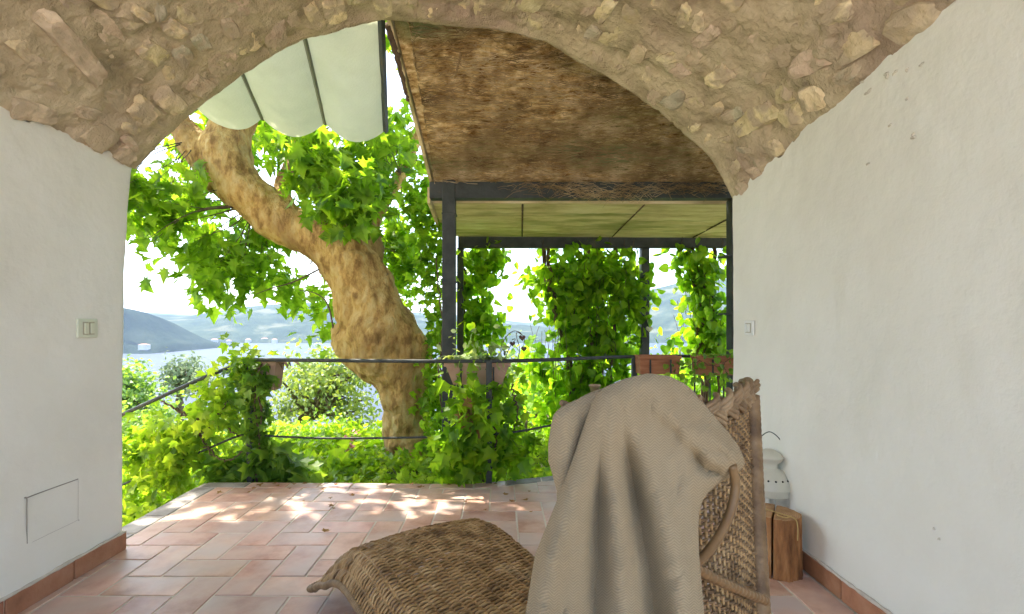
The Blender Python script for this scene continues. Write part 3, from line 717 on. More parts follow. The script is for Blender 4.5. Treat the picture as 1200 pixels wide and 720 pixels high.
def leaf_frames(N, rng, up=.5, droop=.6, face=0.0, out=None, outk=0.0):
    """random orientations: columns x, y(tip), z(normal)"""
    n = rng.normal(0, 1, (N, 3)); n /= np.linalg.norm(n, axis=1)[:, None]
    n = n * .8 + np.array([0, -face, up])
    if out is not None: n = n + out * outk
    n /= np.linalg.norm(n, axis=1)[:, None]
    t = rng.normal(0, 1, (N, 3)) + np.array([0, 0, -droop * 2.2]); t -= n * (t * n).sum(1)[:, None]; t /= np.linalg.norm(t, axis=1)[:, None] + 1e-9
    x = np.cross(t, n); return np.stack([x, t, n], -1)
def leaves(parent, kind, m, pos, size, rng, nparts=0, name='leaf', mass='foliage', up=.5, droop=.6, face=0.0, out=None, outk=0.0, keep=None):
    pos = np.asarray(pos, float); N = len(pos); size = np.broadcast_to(size, (N,)).astype(float)
    Fm = leaf_frames(N, rng, up, droop, face, out, outk)
    V0, T0 = SH[kind]
    if nparts:
        # the leaves that show largest, in frame
        u = CX + F * pos[:, 0] / pos[:, 1]; v = CY - F * (pos[:, 2] - H) / pos[:, 1]
        infr = (u > 140) & (u < 870) & (v > 20) & (v < 570) & (pos[:, 1] > .3)
        if keep is not None: infr &= keep(u, v)
        score = size / pos[:, 1] * np.where(infr, 1, 0)
        order = np.argsort(-score); sel = order[:nparts]; rest = order[nparts:]
        key = (kind, m.name)
        if key not in leaves.cache: leaves.cache[key] = MB().add(V0, None, T0).mesh(name, m, False)
        me = leaves.cache[key]
        for i in sel:
            o = link(name, me, parent); M4 = Matrix((Vector((*(Fm[i][0] * size[i]), pos[i][0])), Vector((*(Fm[i][1] * size[i]), pos[i][1])), Vector((*(Fm[i][2] * size[i]), pos[i][2])), Vector((0, 0, 0, 1))))
            o.matrix_basis = M4
    else: rest = np.arange(N)
    if len(rest):
        V = np.einsum('nij,kj->nki', Fm[rest] * size[rest][:, None, None], V0) + pos[rest][:, None]
        T = T0[None] + (np.arange(len(rest)) * len(V0))[:, None, None]
        o = MB().add(V.reshape(-1, 3), None, T.reshape(-1, 3)).build(mass, m, parent, smooth=False)
        if nparts: o['kind'] = 'stuff'
        return o
leaves.cache = {}
def blob_points(rng, blobs, N, shell=.5):
    """blobs: (centre xyz, radii xyz, weight)"""
    w = np.array([b[2] for b in blobs], float); w /= w.sum(); ch = rng.choice(len(blobs), N, p=w)
    C = np.array([b[0] for b in blobs], float)[ch]; Rr = np.array([b[1] for b in blobs], float)[ch]
    d = rng.normal(0, 1, (N, 3)); d /= np.linalg.norm(d, axis=1)[:, None]
    r = shell + (1 - shell) * rng.random(N) ** .5 if shell > 0 else rng.random(N) ** (1/3)
    r = np.where(rng.random(N) < .35, rng.random(N), r)
    return C + d * r[:, None] * Rr, d
def clumpy(rng, blobs, N, nc, cr, shell=.3):
    """leaves gathered in sprays: nc spray centres, N leaves"""
    c, d = blob_points(rng, blobs, nc, shell); k = rng.integers(0, nc, N)
    return c[k] + rng.normal(0, 1, (N, 3)) * np.asarray(cr), c, d[k]

# ================================================================== the old plane tree
tree = thing('plane_tree', 'massive leaning old plane tree with peeling golden bark just beyond the railing', 'tree', (-.9, 4.9, -.3))
Yt = 4.85
def limb(pts, n, seed, rough=.05, sides=40):
    """pts: (px, py, r_px, dY)"""
    Q = np.array([[*at(x, y, Yt + dy), r / F * (Yt + dy)] for (x, y, r, dy) in pts])
    S_ = spline(Q, n); P_, r = S_[:, :3], S_[:, 3]
    v, q, t_ = tube(P_, r, sides)
    k = len(P_) * sides; cen = np.repeat(P_, sides, 0); d = v[:k] - cen; rr_ = np.repeat(r, sides)
    dn = d / (np.linalg.norm(d, axis=1)[:, None] + 1e-9)
    s_ = v[:k]
    f = .14 * fbm(s_ * 2.3 + seed, 3) + .07 * fbm(s_ * 6 + seed, 3) + .035 * fbm(s_ * np.array([22, 22, 7]) + seed, 3)
    v[:k] = cen + dn * (rr_ * (1 + f))[:, None]
    return v, q, t_
parts_ = []
tm = MB()
for (pts, n, sd_) in [
    ([(481,600,33,0), (479,545,27,0), (476,492,27,0), (470,448,32,0), (450,405,48,.0), (432,362,38,.0), (417,322,33,0), (385,287,28,.0), (340,262,25,-.0), (300,238,25,0), (270,200,28,.0), (268,160,27,.05), (280,120,27,.1), (292,60,24,.2), (300,0,20,.3)], 150, 1),
    ([(262,215,18,0), (242,188,18,0), (224,165,16,0), (208,140,12,.05), (192,110,12,.1), (170,60,10,.2)], 50, 5),
    ([(425,330,24,0), (424,290,22,.1), (408,250,18,.2), (385,205,15,.3), (368,165,14,.35), (362,100,12,.4), (352,30,10,.5)], 60, 8),
    ([(412,320,20,.1), (425,280,14,.2), (444,245,9,.3), (470,205,7,.4), (492,150,6,.5)], 40, 12),
    ([(335,262,14,.1), (330,225,11,.3), (345,185,9,.5), (350,140,7,.7)], 30, 15)]:
    v, q, t_ = limb(pts, n, sd_); tm.add(v, q, t_)
# burls and swellings
def burl(x, y, r, dy, sq=(1, 1, 1), seed=0):
    v, q = lathe([(math.sin(a) * 1, -math.cos(a)) for a in np.linspace(.02, np.pi - .02, 20)], 28)
    c = at(x, y, Yt + dy); R_ = r / F * (Yt + dy); v = v * (1 + .14 * fbm(v * 1.6 + seed, 3))[:, None] * R_ * np.array(sq) + c
    tm.add(v, q)
burl(480, 412, 27, -.02, (1, .9, 1.05), 1); burl(484, 432, 20, -.05, (1, .8, .9), 2); burl(412, 402, 24, -.05, (1, .9, 1.1), 3); burl(412, 294, 19, -.12, (1, .8, 1), 4)
burl(446, 372, 26, .0, (1.1, .9, 1.2), 6); burl(262, 182, 23, 0, (1, .9, 1), 7); burl(228, 170, 14, -.02, (1.1, .9, 1), 9); burl(465, 385, 20, -.1, (1, .6, .8), 10); burl(482, 560, 34, 0, (1.3, 1.2, .9), 11)
me = tm.mesh('tmp', M['bark']); o = link('tmp', me)
md = o.modifiers.new('r', 'REMESH'); md.mode = 'VOXEL'; md.voxel_size = .0115; md.use_smooth_shade = True
m2 = o.modifiers.new('s', 'SMOOTH'); m2.factor = .5; m2.iterations = 5
dg = bpy.context.evaluated_depsgraph_get(); me2 = bpy.data.meshes.new_from_object(o.evaluated_get(dg)); bpy.data.objects.remove(o)
co = np.zeros(len(me2.vertices) * 3, np.float32); me2.vertices.foreach_get('co', co); co = co.reshape(-1, 3)
no = np.zeros(len(me2.vertices) * 3, np.float32); me2.vertices.foreach_get('normal', no); no = no.reshape(-1, 3)
# flaking bark plates: stepped relief
pl = fbm(co * np.array([5, 5, 4]) + 9, 3, .55); step = np.floor(pl * 5) / 5 + np.clip((pl * 5 - np.floor(pl * 5)) * 4, 0, 1) / 5
co = co + no * (.016 * step + .007 * fbm(co * 17, 3) + .003 * fbm(co * np.array([60, 60, 30]), 2) - .022 * np.clip(fbm(co * 8 + 50, 2) - .45, 0, 1))[:, None]
me2.vertices.foreach_set('co', co.astype(np.float32).ravel()); me2.polygons.foreach_set('use_smooth', np.ones(len(me2.polygons), bool)); me2.update()
me2.materials.clear(); me2.materials.append(M['bark']); me2.name = 'trunk'; link('trunk', me2, tree)
# branches and twigs carrying the sprays
rg = np.random.default_rng(31)
def pb(x, y, rx, ry, Y, ry_d=.5, wgt=None):
    c = at(x, y, Y); return (c, (rx / F * Y, ry_d, ry / F * Y), wgt if wgt else rx * ry)
blobs = [pb(190,225,40,55,4.6,.5), pb(200,290,36,32,4.4,.3,900), pb(235,245,50,45,5.4,.5,2100), pb(300,300,60,42,5.3,.5), pb(262,325,30,34,4.9,.3,800), pb(345,268,26,22,5.2,.3,500), pb(366,184,44,40,4.6,.4,2900),
         pb(430,200,50,60,4.7,.5,4200), pb(400,240,50,26,4.35,.25,1700), pb(465,290,30,60,5.6,.4,1700), pb(355,345,40,30,5.2,.4,900), pb(382,385,24,34,5.0,.3,620), pb(470,170,35,40,5.4,.5,1300), pb(232,205,10,12,4.5,.15,60),
         pb(230,170,60,40,5.8,.6,1800), pb(310,160,60,30,5.8,.6,1200), pb(420,130,70,40,5.8,.7,1000), pb(215,300,26,18,4.6,.2,330), pb(440,330,14,20,4.4,.1,60)]
pos, cen, od = clumpy(rg, blobs, 2900, 380, (.095, .10, .08), .2)
sz = rg.uniform(.08, .175, len(pos))
leaves(tree, 'plane', M['leaf_plane'], pos, sz, rg, nparts=300, up=.35, droop=.7, face=.25)
# crown beyond the frame that shades and dapples the terrace
top = [((-2.0, 3.95, 4.3), (1.3, .65, .35), 4), ((-1.0, 5.2, 4.7), (1.3, 1.1, .6), 2), ((-3.7, 4.9, 4.3), (1.0, .8, .5), .45), ((-2.9, 6.2, 3.6), (.9, .7, .6), .6)]
pos2, cen2, _ = clumpy(rg, top, 5200, 600, (.15, .15, .10), 0)
leaves(tree, 'plane', M['leaf_plane'], pos2, rg.uniform(.10, .18, len(pos2)), rg, mass='crown', up=.6, droop=.4)
tw = MB(); anchors = [at(300,240,4.9), at(385,290,4.9), at(420,280,4.95), at(268,160,4.9), at(408,250,5.05), at(368,165,5.2), at(470,205,5.2), at(280,110,4.95), at(225,165,4.85)]
for c in cen[:120]:
    a = min(anchors, key=lambda q: np.linalg.norm(q - c)); mid = (a + c) / 2 + rg.normal(0, .07, 3) + [0, 0, .06]
    P_ = spline([a, mid, c], 9); v, q, t_ = tube(P_, np.linspace(.007, .002, 9), 4, caps=False); tw.add(v, q)
tw.build('twigs', M['bark_dark'], tree)['kind'] = 'stuff'
# a few large hanging sprays on thin branches at the left
for (pp) in ([(385,310),(345,330),(318,338),(300,345)], [(393,400),(385,360),(372,345),(350,340)], [(440,370),(438,345),(455,320)]):
    P_ = spline([at(x, y, 4.75) for (x, y) in pp], 20); v, q, t_ = tube(P_, np.linspace(.010, .003, 20), 5); MB().add(v, q, t_).build('branch', M['bark_dark'], tree)

# ================================================================== railing
rail = thing('terrace_railing', 'thin black iron railing round the terrace edge, stair rail falling away to the left', 'railing', (-.07, 3.4, 0))
ZR, ZW = .805, .32
A_ = (-1.71, 3.51); P0 = (-.073, 3.385); R_ = (1.03, 3.93); Q_ = (2.1, 3.95)
def rod(pts, r, nm, n=40, sides=8, m=None, par=rail):
    P_ = spline(pts, n); v, q, t_ = tube(P_, r, sides); return MB().add(v, q, t_).build(nm, m or M['metal'], par)
rod([(A_[0], A_[1], ZR), (P0[0], P0[1], ZR), (R_[0], R_[1], ZR - .005), (Q_[0], Q_[1], ZR)], .0125, 'handrail')
rod([(A_[0] + .02, A_[1], ZR - .005), (A_[0] - .28, 3.51, .70), (A_[0] - .9, 3.51, .42), (A_[0] - 1.6, 3.5, .10), (A_[0] - 2.6, 3.5, -.38)], .0135, 'stair_handrail')
rod([(A_[0], A_[1], ZW - .03), (-1.1, 3.47, ZW - .045), (P0[0], P0[1], ZW), (.45, 3.62, ZW + .03), (R_[0], R_[1], ZW + .05)], .0075, 'lower_rail')
rod([(A_[0], A_[1], ZW - .03), (A_[0] - .12, A_[1], ZW - .05), (A_[0] - .6, 3.51, .06), (A_[0] - 1.1, 3.5, -.15), (A_[0] - 2.2, 3.5, -.7)], .0075, 'lower_rail')
for (x, y, z0) in ((A_[0], A_[1], -.35), (P0[0], P0[1], -.1), (R_[0], R_[1], -.1), (Q_[0], Q_[1], -.1)):
    bar(x - .019, x + .019, y - .019, y + .019, z0, ZR + .004, 'post', rail, b=.002)
for px_ in (814, 832, 848):
    c = at(px_, 0, 3.94); rod([(c[0], 3.94, .0), (c[0], 3.94, .4), (c[0], 3.94, ZR)], .007, 'baluster', 4)
rod([(R_[0], R_[1], .1), (1.5, 3.94, .1), (Q_[0], Q_[1], .1)], .008, 'lower_rail', 6)

# planters
def planter(x0, x1, y, z0, z1, dep, m, nm, label, taper=.10, soil=True, rz=0):
    t = thing(nm, label, 'planter', ((x0+x1)/2, y, z0)); tp = taper * (z1 - z0); n = 5
    o_ = np.array([(x0+tp, y - dep/2 + tp, z0), (x1-tp, y - dep/2 + tp, z0), (x1-tp, y + dep/2 - tp, z0), (x0+tp, y + dep/2 - tp, z0),
                   (x0, y - dep/2, z1), (x1, y - dep/2, z1), (x1, y + dep/2, z1), (x0, y + dep/2, z1)])
    th = .012; i_ = np.array([(x0+th, y - dep/2 + th, z1), (x1-th, y - dep/2 + th, z1), (x1-th, y + dep/2 - th, z1), (x0+th, y + dep/2 - th, z1),
                   (x0+th, y - dep/2 + th, z1-.03), (x1-th, y - dep/2 + th, z1-.03), (x1-th, y + dep/2 - th, z1-.03), (x0+th, y + dep/2 - th, z1-.03)])
    q = [(3,2,1,0)] + [(k, (k+1) % 4, 4+(k+1) % 4, 4+k) for k in range(4)] + [(4+k, 4+(k+1) % 4, 8+(k+1) % 4, 8+k) for k in range(4)] + [(8+k, 8+(k+1) % 4, 12+(k+1) % 4, 12+k) for k in range(4)]
    MB().add(np.vstack([o_, i_]), q).build('box', m, t, smooth=False)
    s_ = i_[4:]; MB().add(s_, [(0, 1, 2, 3)]).build('soil', M['soil'], t, smooth=False)
    # rolled rim and two raised bands
    rim = [(x0-.006, x1+.006, y - dep/2 - .008, y - dep/2 - .001), (x0-.006, x1+.006, y + dep/2 + .001, y + dep/2 + .008)]
    for r_ in rim: v, q = bevbox(*r_, z1 - .022, z1 + .003, .002); MB().add(v, q).build('rim', m, t, smooth=False)
    for xx_ in (x0 + .25*(x1-x0), x0 + .75*(x1-x0)):
        v, q = bevbox(xx_ - .006, xx_ + .006, y - dep/2 - .012, y - dep/2 - .006, z0 + .01, z1 - .024, .001); MB().add(v, q).build('hanger', M['metal'], t, smooth=False)
    return t
c0, c1 = at(523, 450, 3.53), at(597, 424, 3.53)
planter(c0[0], c1[0], 3.52, c0[2], c1[2] - .005, .17, M['terracotta_pot'], 'rail_planter', 'pinkish clay planter hung on the railing beside the middle post', taper=.35)
c0, c1 = at(284, 457, 3.62), at(327, 424, 3.62)
planter(c0[0], c1[0], 3.64, c0[2], c1[2], .16, M['terracotta_pot'], 'rail_planter', 'brown clay planter at the stair corner, half buried in creeper')
c0, c1 = at(747, 438, 3.84), at(794, 417, 3.84)
planter(c0[0], c1[0], 3.85, c0[2], c1[2], .15, M['wood_red'], 'rail_planter', 'red-brown planter box on the railing just above the draped blanket', taper=.05)
c0, c1 = at(815, 439, 3.84), at(862, 417, 3.84)
planter(c0[0], c1[0] + .1, 3.85, c0[2], c1[2], .15, M['wood_red'], 'rail_planter', 'red-brown planter box on the railing against the right wall', taper=.05)
# ================================================================== climbing plants and garden
def stems(par, rng, pts_list, r, m=None, nm='stem', sides=6, jit=.01):
    for pp in pts_list:
        P_ = spline(pp, 36); P_ = P_ + rng.normal(0, jit, P_.shape); 
        v, q, t_ = tube(P_, np.linspace(r, r * .7, len(P_)), sides); MB().add(v, q, t_).build(nm, m or M['twig'], par)
# hanging vine curtains at the outer beam
rv = np.random.default_rng(41)
def curtain(label, blobs, N, nparts, stem_px, Y, szr=(.065, .125)):
    t = thing('climbing_vine', label, 'climbing vine', at(blobs[0][0], 520, Y), 'climbing vines hanging from the outer beam')
    B_ = [pb(x, y, rx, ry, Y + dy, .18, wg) for (x, y, rx, ry, dy, wg) in blobs]
    pos, cen, _ = clumpy(rv, B_, N, max(30, N // 7), (.085, .07, .10), .1)
    leaves(t, 'heart', M['leaf_vine'], pos, rv.uniform(*szr, N), rv, nparts=nparts, up=.15, droop=.9, face=.45)
    sp = [[at(x, y, Y + d) for (x, y, d) in s_] for s_ in stem_px]
    stems(t, rv, sp, .022)
    ht = MB()                                       # thin hanging runners
    for k in range(len(cen) // 2):
        c = cen[rv.integers(len(cen))]; a = c + np.array([rv.normal(0, .05), rv.normal(0, .03), rv.uniform(.2, .6)])
        P_ = spline([a, (a + c) / 2 + rv.normal(0, .03, 3), c - [0, 0, .1]], 8); v, q, _t = tube(P_, .003, 3, caps=False); ht.add(v, q)
    ht.build('runners', M['twig'], t)['kind'] = 'stuff'
    return t
curtain('wide leafy vine curtain between the two bright gaps, on two twisted woody stems',
        [(690,330,60,45,0,3800), (700,390,55,45,.05,3200), (644,330,28,40,.1,1000), (745,320,14,30,-.1,400), (690,440,55,40,0,2600), (630,440,22,60,.2,700), (700,500,60,45,.1,2000), (735,360,22,70,-.05,1500), (660,480,35,50,.2,1300), (665,360,30,30,-.1,500)], 3000, 280,
        [[(636,285,0),(642,330,-.05),(655,372,0),(664,410,.02),(668,480,0),(664,560,0)], [(640,285,0),(648,340,.0),(652,380,-.03),(668,420,0),(672,500,0),(668,565,0)], [(690,285,0),(688,350,.03),(692,420,0),(690,500,0),(694,560,0)], [(722,285,0),(720,360,0),(716,440,0),(712,540,0)], [(702,285,.1),(700,380,.1),(698,460,.1),(700,560,.1)]], Y2 + .05)
curtain('narrow vine column behind the thick left post, round pale green leaves',
        [(558,330,26,42,0,1300), (560,385,22,38,0,1000), (545,440,20,50,.1,900), (570,300,22,16,0,420), (552,500,28,48,.3,900)], 900, 120,
        [[(541,285,0),(545,350,.05),(540,420,0),(538,560,0)]], Y2 + .05)
curtain('vine against the right wall with many thin brown stems, seen past the last post',
        [(822,330,34,42,0,1500), (832,390,26,40,0,1200), (800,300,20,14,0,300), (790,398,12,10,0,60), (840,430,24,30,.1,700), (795,440,16,30,.1,400)], 850, 120,
        [[(812,285,0),(820,340,.03),(818,400,0),(824,480,0),(820,560,0)], [(822,285,.05),(826,340,0),(834,400,0),(828,470,0),(830,560,0)], [(806,285,0),(812,320,.05),(822,370,0),(826,430,0),(824,540,0)], [(838,285,0),(836,350,0),(842,420,0),(838,540,0)]], Y2 + .0)
# ivy climbing between the plane tree and the left post
t = thing('climbing_ivy', 'bright ivy growing up between the plane tree trunk and the left post', 'ivy', at(512, 560, 4.9))
B_ = [pb(505,300,16,60,4.9,.15,900), pb(492,250,16,40,5.0,.2,700), pb(515,380,10,60,4.7,.15,600), pb(511,470,10,70,4.6,.12,800), pb(470,330,26,40,5.5,.3,700), pb(500,205,12,40,5.0,.15,350), pb(520,520,22,30,4.3,.12,600)]
pos, cen, _ = clumpy(rv, B_, 1300, 190, (.06, .06, .08), .1)
leaves(t, 'creeper', M['leaf_vine'], pos, rv.uniform(.05, .105, len(pos)), rv, nparts=100, up=.1, droop=.9, face=.4)
stems(t, rv, [[at(519, 560, 4.3), at(521, 500, 4.2), at(514, 450, 4.2), at(518, 380, 4.4), at(512, 300, 4.8)], [at(527, 560, 4.1), at(524, 500, 4.1), at(530, 455, 4.1), at(522, 400, 4.3)], [at(523, 560, 4.1), at(531, 500, 4.1), at(519, 452, 4.1), at(515, 400, 4.3)]], .009)

# creeper over the stair railing
def creeper(label, blobs, N, nparts, stem_pts, kind='creeper', m='leaf_creeper', szr=(.045, .095), cat='creeper', nm='creeper', face=.4, spr=(.055, .05, .07), r=.007):
    t = thing(nm, label, cat, blobs[0][0])
    pos, cen, _ = clumpy(rv, blobs, N, max(20, N // 9), spr, .1)
    leaves(t, kind, M[m], pos, rv.uniform(*szr, N), rv, nparts=nparts, up=.2, droop=.9, face=face)
    if stem_pts: stems(t, rv, stem_pts, r, jit=.006)
    return t
creeper('sunlit yellow-green creeper hanging in swags over the sloping stair rail',
        [pb(262,475,26,26,3.52,.09,1100), pb(228,512,32,36,3.55,.12,1500), pb(180,512,36,24,3.6,.12,1100), pb(165,535,26,30,3.6,.12,1000), pb(200,545,26,38,3.5,.12,1000), pb(280,520,22,40,3.6,.12,500), pb(258,446,16,10,3.5,.05,300), pb(285,428,16,9,3.5,.05,260), pb(152,570,14,30,3.6,.1,400)],
        1150, 240, [[at(205,478,3.5), at(225,490,3.5), at(240,510,3.5), at(248,535,3.48)], [at(190,470,3.5), at(215,486,3.5), at(245,492,3.5), at(270,470,3.5)], [at(232,492,3.5), at(240,520,3.48), at(262,540,3.45), at(285,530,3.48)], [at(205,540,3.55), at(240,505,3.55), at(262,500,3.5), at(282,512,3.5)], [at(300,470,3.5), at(293,500,3.52), at(290,530,3.52), at(298,562,3.55)]])
creeper('darker mixed ivy bunched over the corner post and its planter',
        [pb(292,445,15,14,3.48,.07,800), pb(296,480,12,32,3.50,.07,800), pb(310,440,8,16,3.55,.06,200), pb(304,520,10,32,3.5,.06,350)], 480, 70,
        [[at(300,565,3.5), at(304,520,3.48), at(298,470,3.46), at(303,430,3.46)], [at(308,560,3.5), at(301,520,3.5), at(306,480,3.46), at(296,440,3.46)]], m='leaf_dark', nm='ivy', cat='ivy', szr=(.04, .08), spr=(.035, .03, .045))
creeper('large-leaved creeper at the foot of the corner post on the terrace edge',
        [pb(320,540,34,22,3.55,.08,1400), pb(275,552,36,12,3.55,.08,700), pb(345,552,14,10,3.55,.06,200)], 190, 60, None, m='leaf_dark', szr=(.08, .16), cat='creeper', spr=(.05,.04,.04))
creeper('creeper cascading from the clay planter down the middle railing post',
        [pb(548,478,22,32,3.36,.07,1500), pb(590,470,18,40,3.55,.08,1000), pb(550,525,28,32,3.38,.08,1500), pb(600,530,20,26,3.5,.08,700), pb(575,500,20,50,3.50,.06,900), pb(530,552,16,9,3.42,.05,200)], 640, 200,
        [[at(572,566,3.41), at(582,520,3.42), at(574,480,3.42), at(585,450,3.42)], [at(566,566,3.41), at(560,520,3.40), at(568,490,3.40), at(556,455,3.42)], [at(600,450,3.5), at(606,490,3.5), at(590,530,3.5)]], szr=(.06, .125), m='leaf_vine')
# brownish dead leaves caught in it
leafb = mat('dead_leaf', [(.20,.10,.03), (.38,.22,.07)], scale=9, coords='World', transl=.3)
t = thing('dead_leaf_cluster', 'rusty brown dead leaves caught in the creeper beside the middle post', 'dead leaves', at(552, 490, 3.33))
pos, _, _ = clumpy(rv, [pb(552,490,8,16,3.30,.03,1)], 14, 6, (.02, .02, .03), .1); leaves(t, 'plane', leafb, pos, rv.uniform(.06, .10, 14), rv, nparts=14, up=0, droop=1, face=.6)
# plants in the planters
def pot_plant(label, x, y, Y, N, L_, m, kind='blade', nm='potted_plant', spread=.9, szw=1.0, rad=.05):
    t = thing(nm, label, 'plant', at(x, y, Y)); mb = MB(); c = at(x, y, Y)
    for k in range(N):
        a = rv.uniform(0, 2*np.pi); l_ = L_ * rv.uniform(.6, 1.2); n = 7; s_ = np.linspace(0, 1, n); o_ = np.array([rv.normal(0, rad), rv.normal(0, .03), 0])
        h = np.stack([np.cos(a) * s_ * l_ * spread, np.sin(a) * s_ * l_ * spread * .6, l_ * (.95 * s_ - 1.15 * s_ ** 2.2)], -1)
        wd = .011 * szw * np.sin(np.pi * np.clip(s_ * .9 + .08, 0, 1)); side = np.array([-np.sin(a), np.cos(a), .2])
        V = np.stack([c + o_ + h - side * wd[:, None], c + o_ + h + side * wd[:, None]], 1)
        mb.add(V.reshape(-1, 3), grid_faces(n, 2))
    mb.build('foliage', m, t); return t
pot_plant('pale striped spider-like plant spilling from the clay planter at the middle post', 545, 424, 3.50, 70, .16, M['leaf_spider'])
pot_plant('pale striped plant trailing at the right end of the middle clay planter', 578, 424, 3.51, 40, .13, M['leaf_spider'], rad=.03)
creeper('soft green leafy plant growing over the rim of the middle clay planter', [pb(552,417,26,10,3.46,.05,1), pb(578,412,12,10,3.50,.04,.4)], 150, 0, None, kind='oval', m='leaf_spider', szr=(.03, .07), nm='potted_plant', cat='plant')
pot_plant('dark dry rosette plant with stiff leaves in the corner planter', 316, 427, 3.62, 26, .14, M['twig'], szw=1.6, spread=1.0)
creeper('trailing green plant hanging across the red-brown planter against the right wall', [pb(820,436,14,10,3.72,.04,1), pb(790,442,14,8,3.74,.03,.6), pb(852,428,8,12,3.7,.03,.5)], 130, 0,
        [[at(802,432,3.72), at(818,424,3.70), at(840,430,3.70), at(858,420,3.70)], [at(836,418,3.72), at(846,426,3.7), at(852,440,3.7)]], kind='heart', m='leaf_dark', szr=(.025, .05), nm='potted_plant', cat='plant', r=.003)
pot_plant('sparse dry stems standing in the planter against the right wall', 838, 418, 3.84, 22, .08, M['leaf_creeper'], spread=.8)
# metal garden ornament with hanging hearts
orn = thing('heart_ornament', 'curved wire garden ornament with three rusty hanging hearts in the middle planter', 'ornament', at(588, 424, 3.5))
def heart(c, s, m, nm, par, th=.008):
    a = np.linspace(0, 2*np.pi, 28, endpoint=False); hx = 16*np.sin(a)**3/17; hz = (13*np.cos(a)-5*np.cos(2*a)-2*np.cos(3*a)-np.cos(4*a))/17
    rings = []
    for (k, dy) in ((.0, -1), (.7, -.8), (1, 0), (.7, .8), (.0, 1)):
        rings.append(np.stack([c[0] + hx*k*s, np.full(28, c[1] + dy*th), c[2] + (hz*k + 0)*s], -1))
    V = np.stack(rings, 1); MB().add(V.reshape(-1, 3), grid_faces(28, 5, wrap=True)).build(nm, m, par)
for (pp, hc, hs) in (([(589,424),(587,408),(594,394),(603,388),(611,392)], (612,396), 4.2), ([(590,424),(598,406),(604,398),(600,398)], (600.5,403), 3.6), ([(606,424),(609,410),(605,393),(608,389),(614,396),(614,404)], (614,409), 3.8)):
    rod([at(x, y, 3.5) for (x, y) in pp], .0026, 'wire', 24, 5, M['heart_dark'], orn); c = at(*hc, 3.5); heart(c, hs / F * 3.5, M['heart_dark'], 'heart', orn)
for q_ in ((592, 411), (597, 413)): leaves(orn, 'oval', M['heart_dark'], [at(*q_, 3.5)], .04, rv, mass='metal_leaf')
hh = thing('white_heart', 'small white hanging heart tied to the slim far post', 'ornament', at(761, 386, 5.6)); heart(at(761, 386, 5.6), .042, M['lantern'], 'heart', hh, .015)
rod([at(759, 378, 5.62), at(757, 370, 5.66), at(755, 363, 5.69)], .002, 'cord', 8, 4, M['twine'], hh)
pz = at(755, 412, 5.6)
# orange pot half hidden in the vines
t = thing('orange_pot', 'small orange clay pot half hidden in the vine above the blanket', 'pot', at(697, 463, 5.0)); cc = at(697, 463, 5.0)
v, q = lathe([(.0, 0), (.035, 0), (.052, .085), (.058, .085), (.058, .10), (.048, .10), (.044, .08), (.0, .08)], 20, cc); MB().add(v, q).build('pot_body', M['terracotta_pot'], t)

# garden just below the terrace
rgd = np.random.default_rng(51)
N = 9000
X = rgd.uniform(-3.6, 3.2, N); Y = 3.50 + rgd.random(N) ** 1.4 * 3.4
back = np.interp(X, [-3.6, -2.0, -1.9, -.2, .15, .5, 1.1, 3.2], [2.6, 3.2, 3.44, 3.42, 3.52, 3.66, 4.02, 4.1]); Y = np.maximum(Y, back + .05 + rgd.random(N) * .1)
Z = ground_z(X, Y) + rgd.random(N) * .12 + .08 * fbm(np.stack([X * 2, Y * 2, X * 0], -1), 2)
Z = np.where((X > -1.9) & (Y < 4.6), np.maximum(Z, -.16 + rgd.random(N) * .10), Z)
o = leaves(None, 'creeper', M['leaf_ground'], np.stack([X, Y, Z], -1), rgd.uniform(.04, .11, N), rgd, mass='ground_cover', up=.8, droop=.2, face=.2); o['kind'] = 'stuff'
N = 7000
X = rgd.uniform(-5.2, -1.98, N); Y = rgd.uniform(2.2, 6.5, N); Z = ground_z(X, Y) + rgd.random(N) * .35 + .1 * fbm(np.stack([X, Y, X * 0], -1), 2)
Z = np.where(Y < 3.5, np.minimum(Z, -.17 * np.floor((-1.955 - X) / .3 + 1) + .12), Z)
o = leaves(None, 'oval', M['leaf_creeper'], np.stack([X, Y, Z], -1), rgd.uniform(.05, .10, N), rgd, mass='hillside_undergrowth', up=.6, droop=.2, face=.3); o['kind'] = 'stuff'
def bush(label, blobs, N, m, kind='oval', szr=(.05, .1), nm='bush', cat='bush', trunk=None, spr=.1, flowers=0, group=None, tr=.03, nb=18):
    t = thing(nm, label, cat, blobs[0][0] - np.array([0, 0, blobs[0][1][2]]), group)
    pos, cen, od = clumpy(rgd, blobs, N, max(24, N // 14), spr, .35)
    leaves(t, kind, m, pos, rgd.uniform(*szr, N), rgd, mass='foliage' if not trunk else 'crown', up=.5, droop=.3, out=od, outk=.4, face=.2)
    if trunk:
        P_ = spline(trunk, 24); n = len(P_); v, q, t_ = tube(P_, np.linspace(tr, tr * .5, n), 10)
        v = v + (.12 * tr * fbm(v * 9, 3))[:, None] * 2; tk = MB().add(v, q, t_)
        for c in cen[:nb]:
            a = P_[rgd.integers(n // 2, n)]; Q = spline([a, (a + c) / 2 + rgd.normal(0, .08, 3) * np.linalg.norm(c - a), c], 8)
            v, q, _t = tube(Q, np.linspace(tr * .35, tr * .08, 8), 5, caps=False); tk.add(v, q)
        tk.build('trunk', M['bark_dark'], t)
    if flowers:
        c, d = blob_points(rgd, blobs, flowers, .9); c = c[(c[:, 1] < np.mean([b[0][1] for b in blobs]) + .15)]
        P2 = np.repeat(c, 16, 0) + rgd.normal(0, .028, (len(c) * 16, 3)); leaves(t, 'heart', M['petal'], P2, rgd.uniform(.02, .04, len(P2)), rgd, mass='blossoms', up=.4, face=.4)
    return t
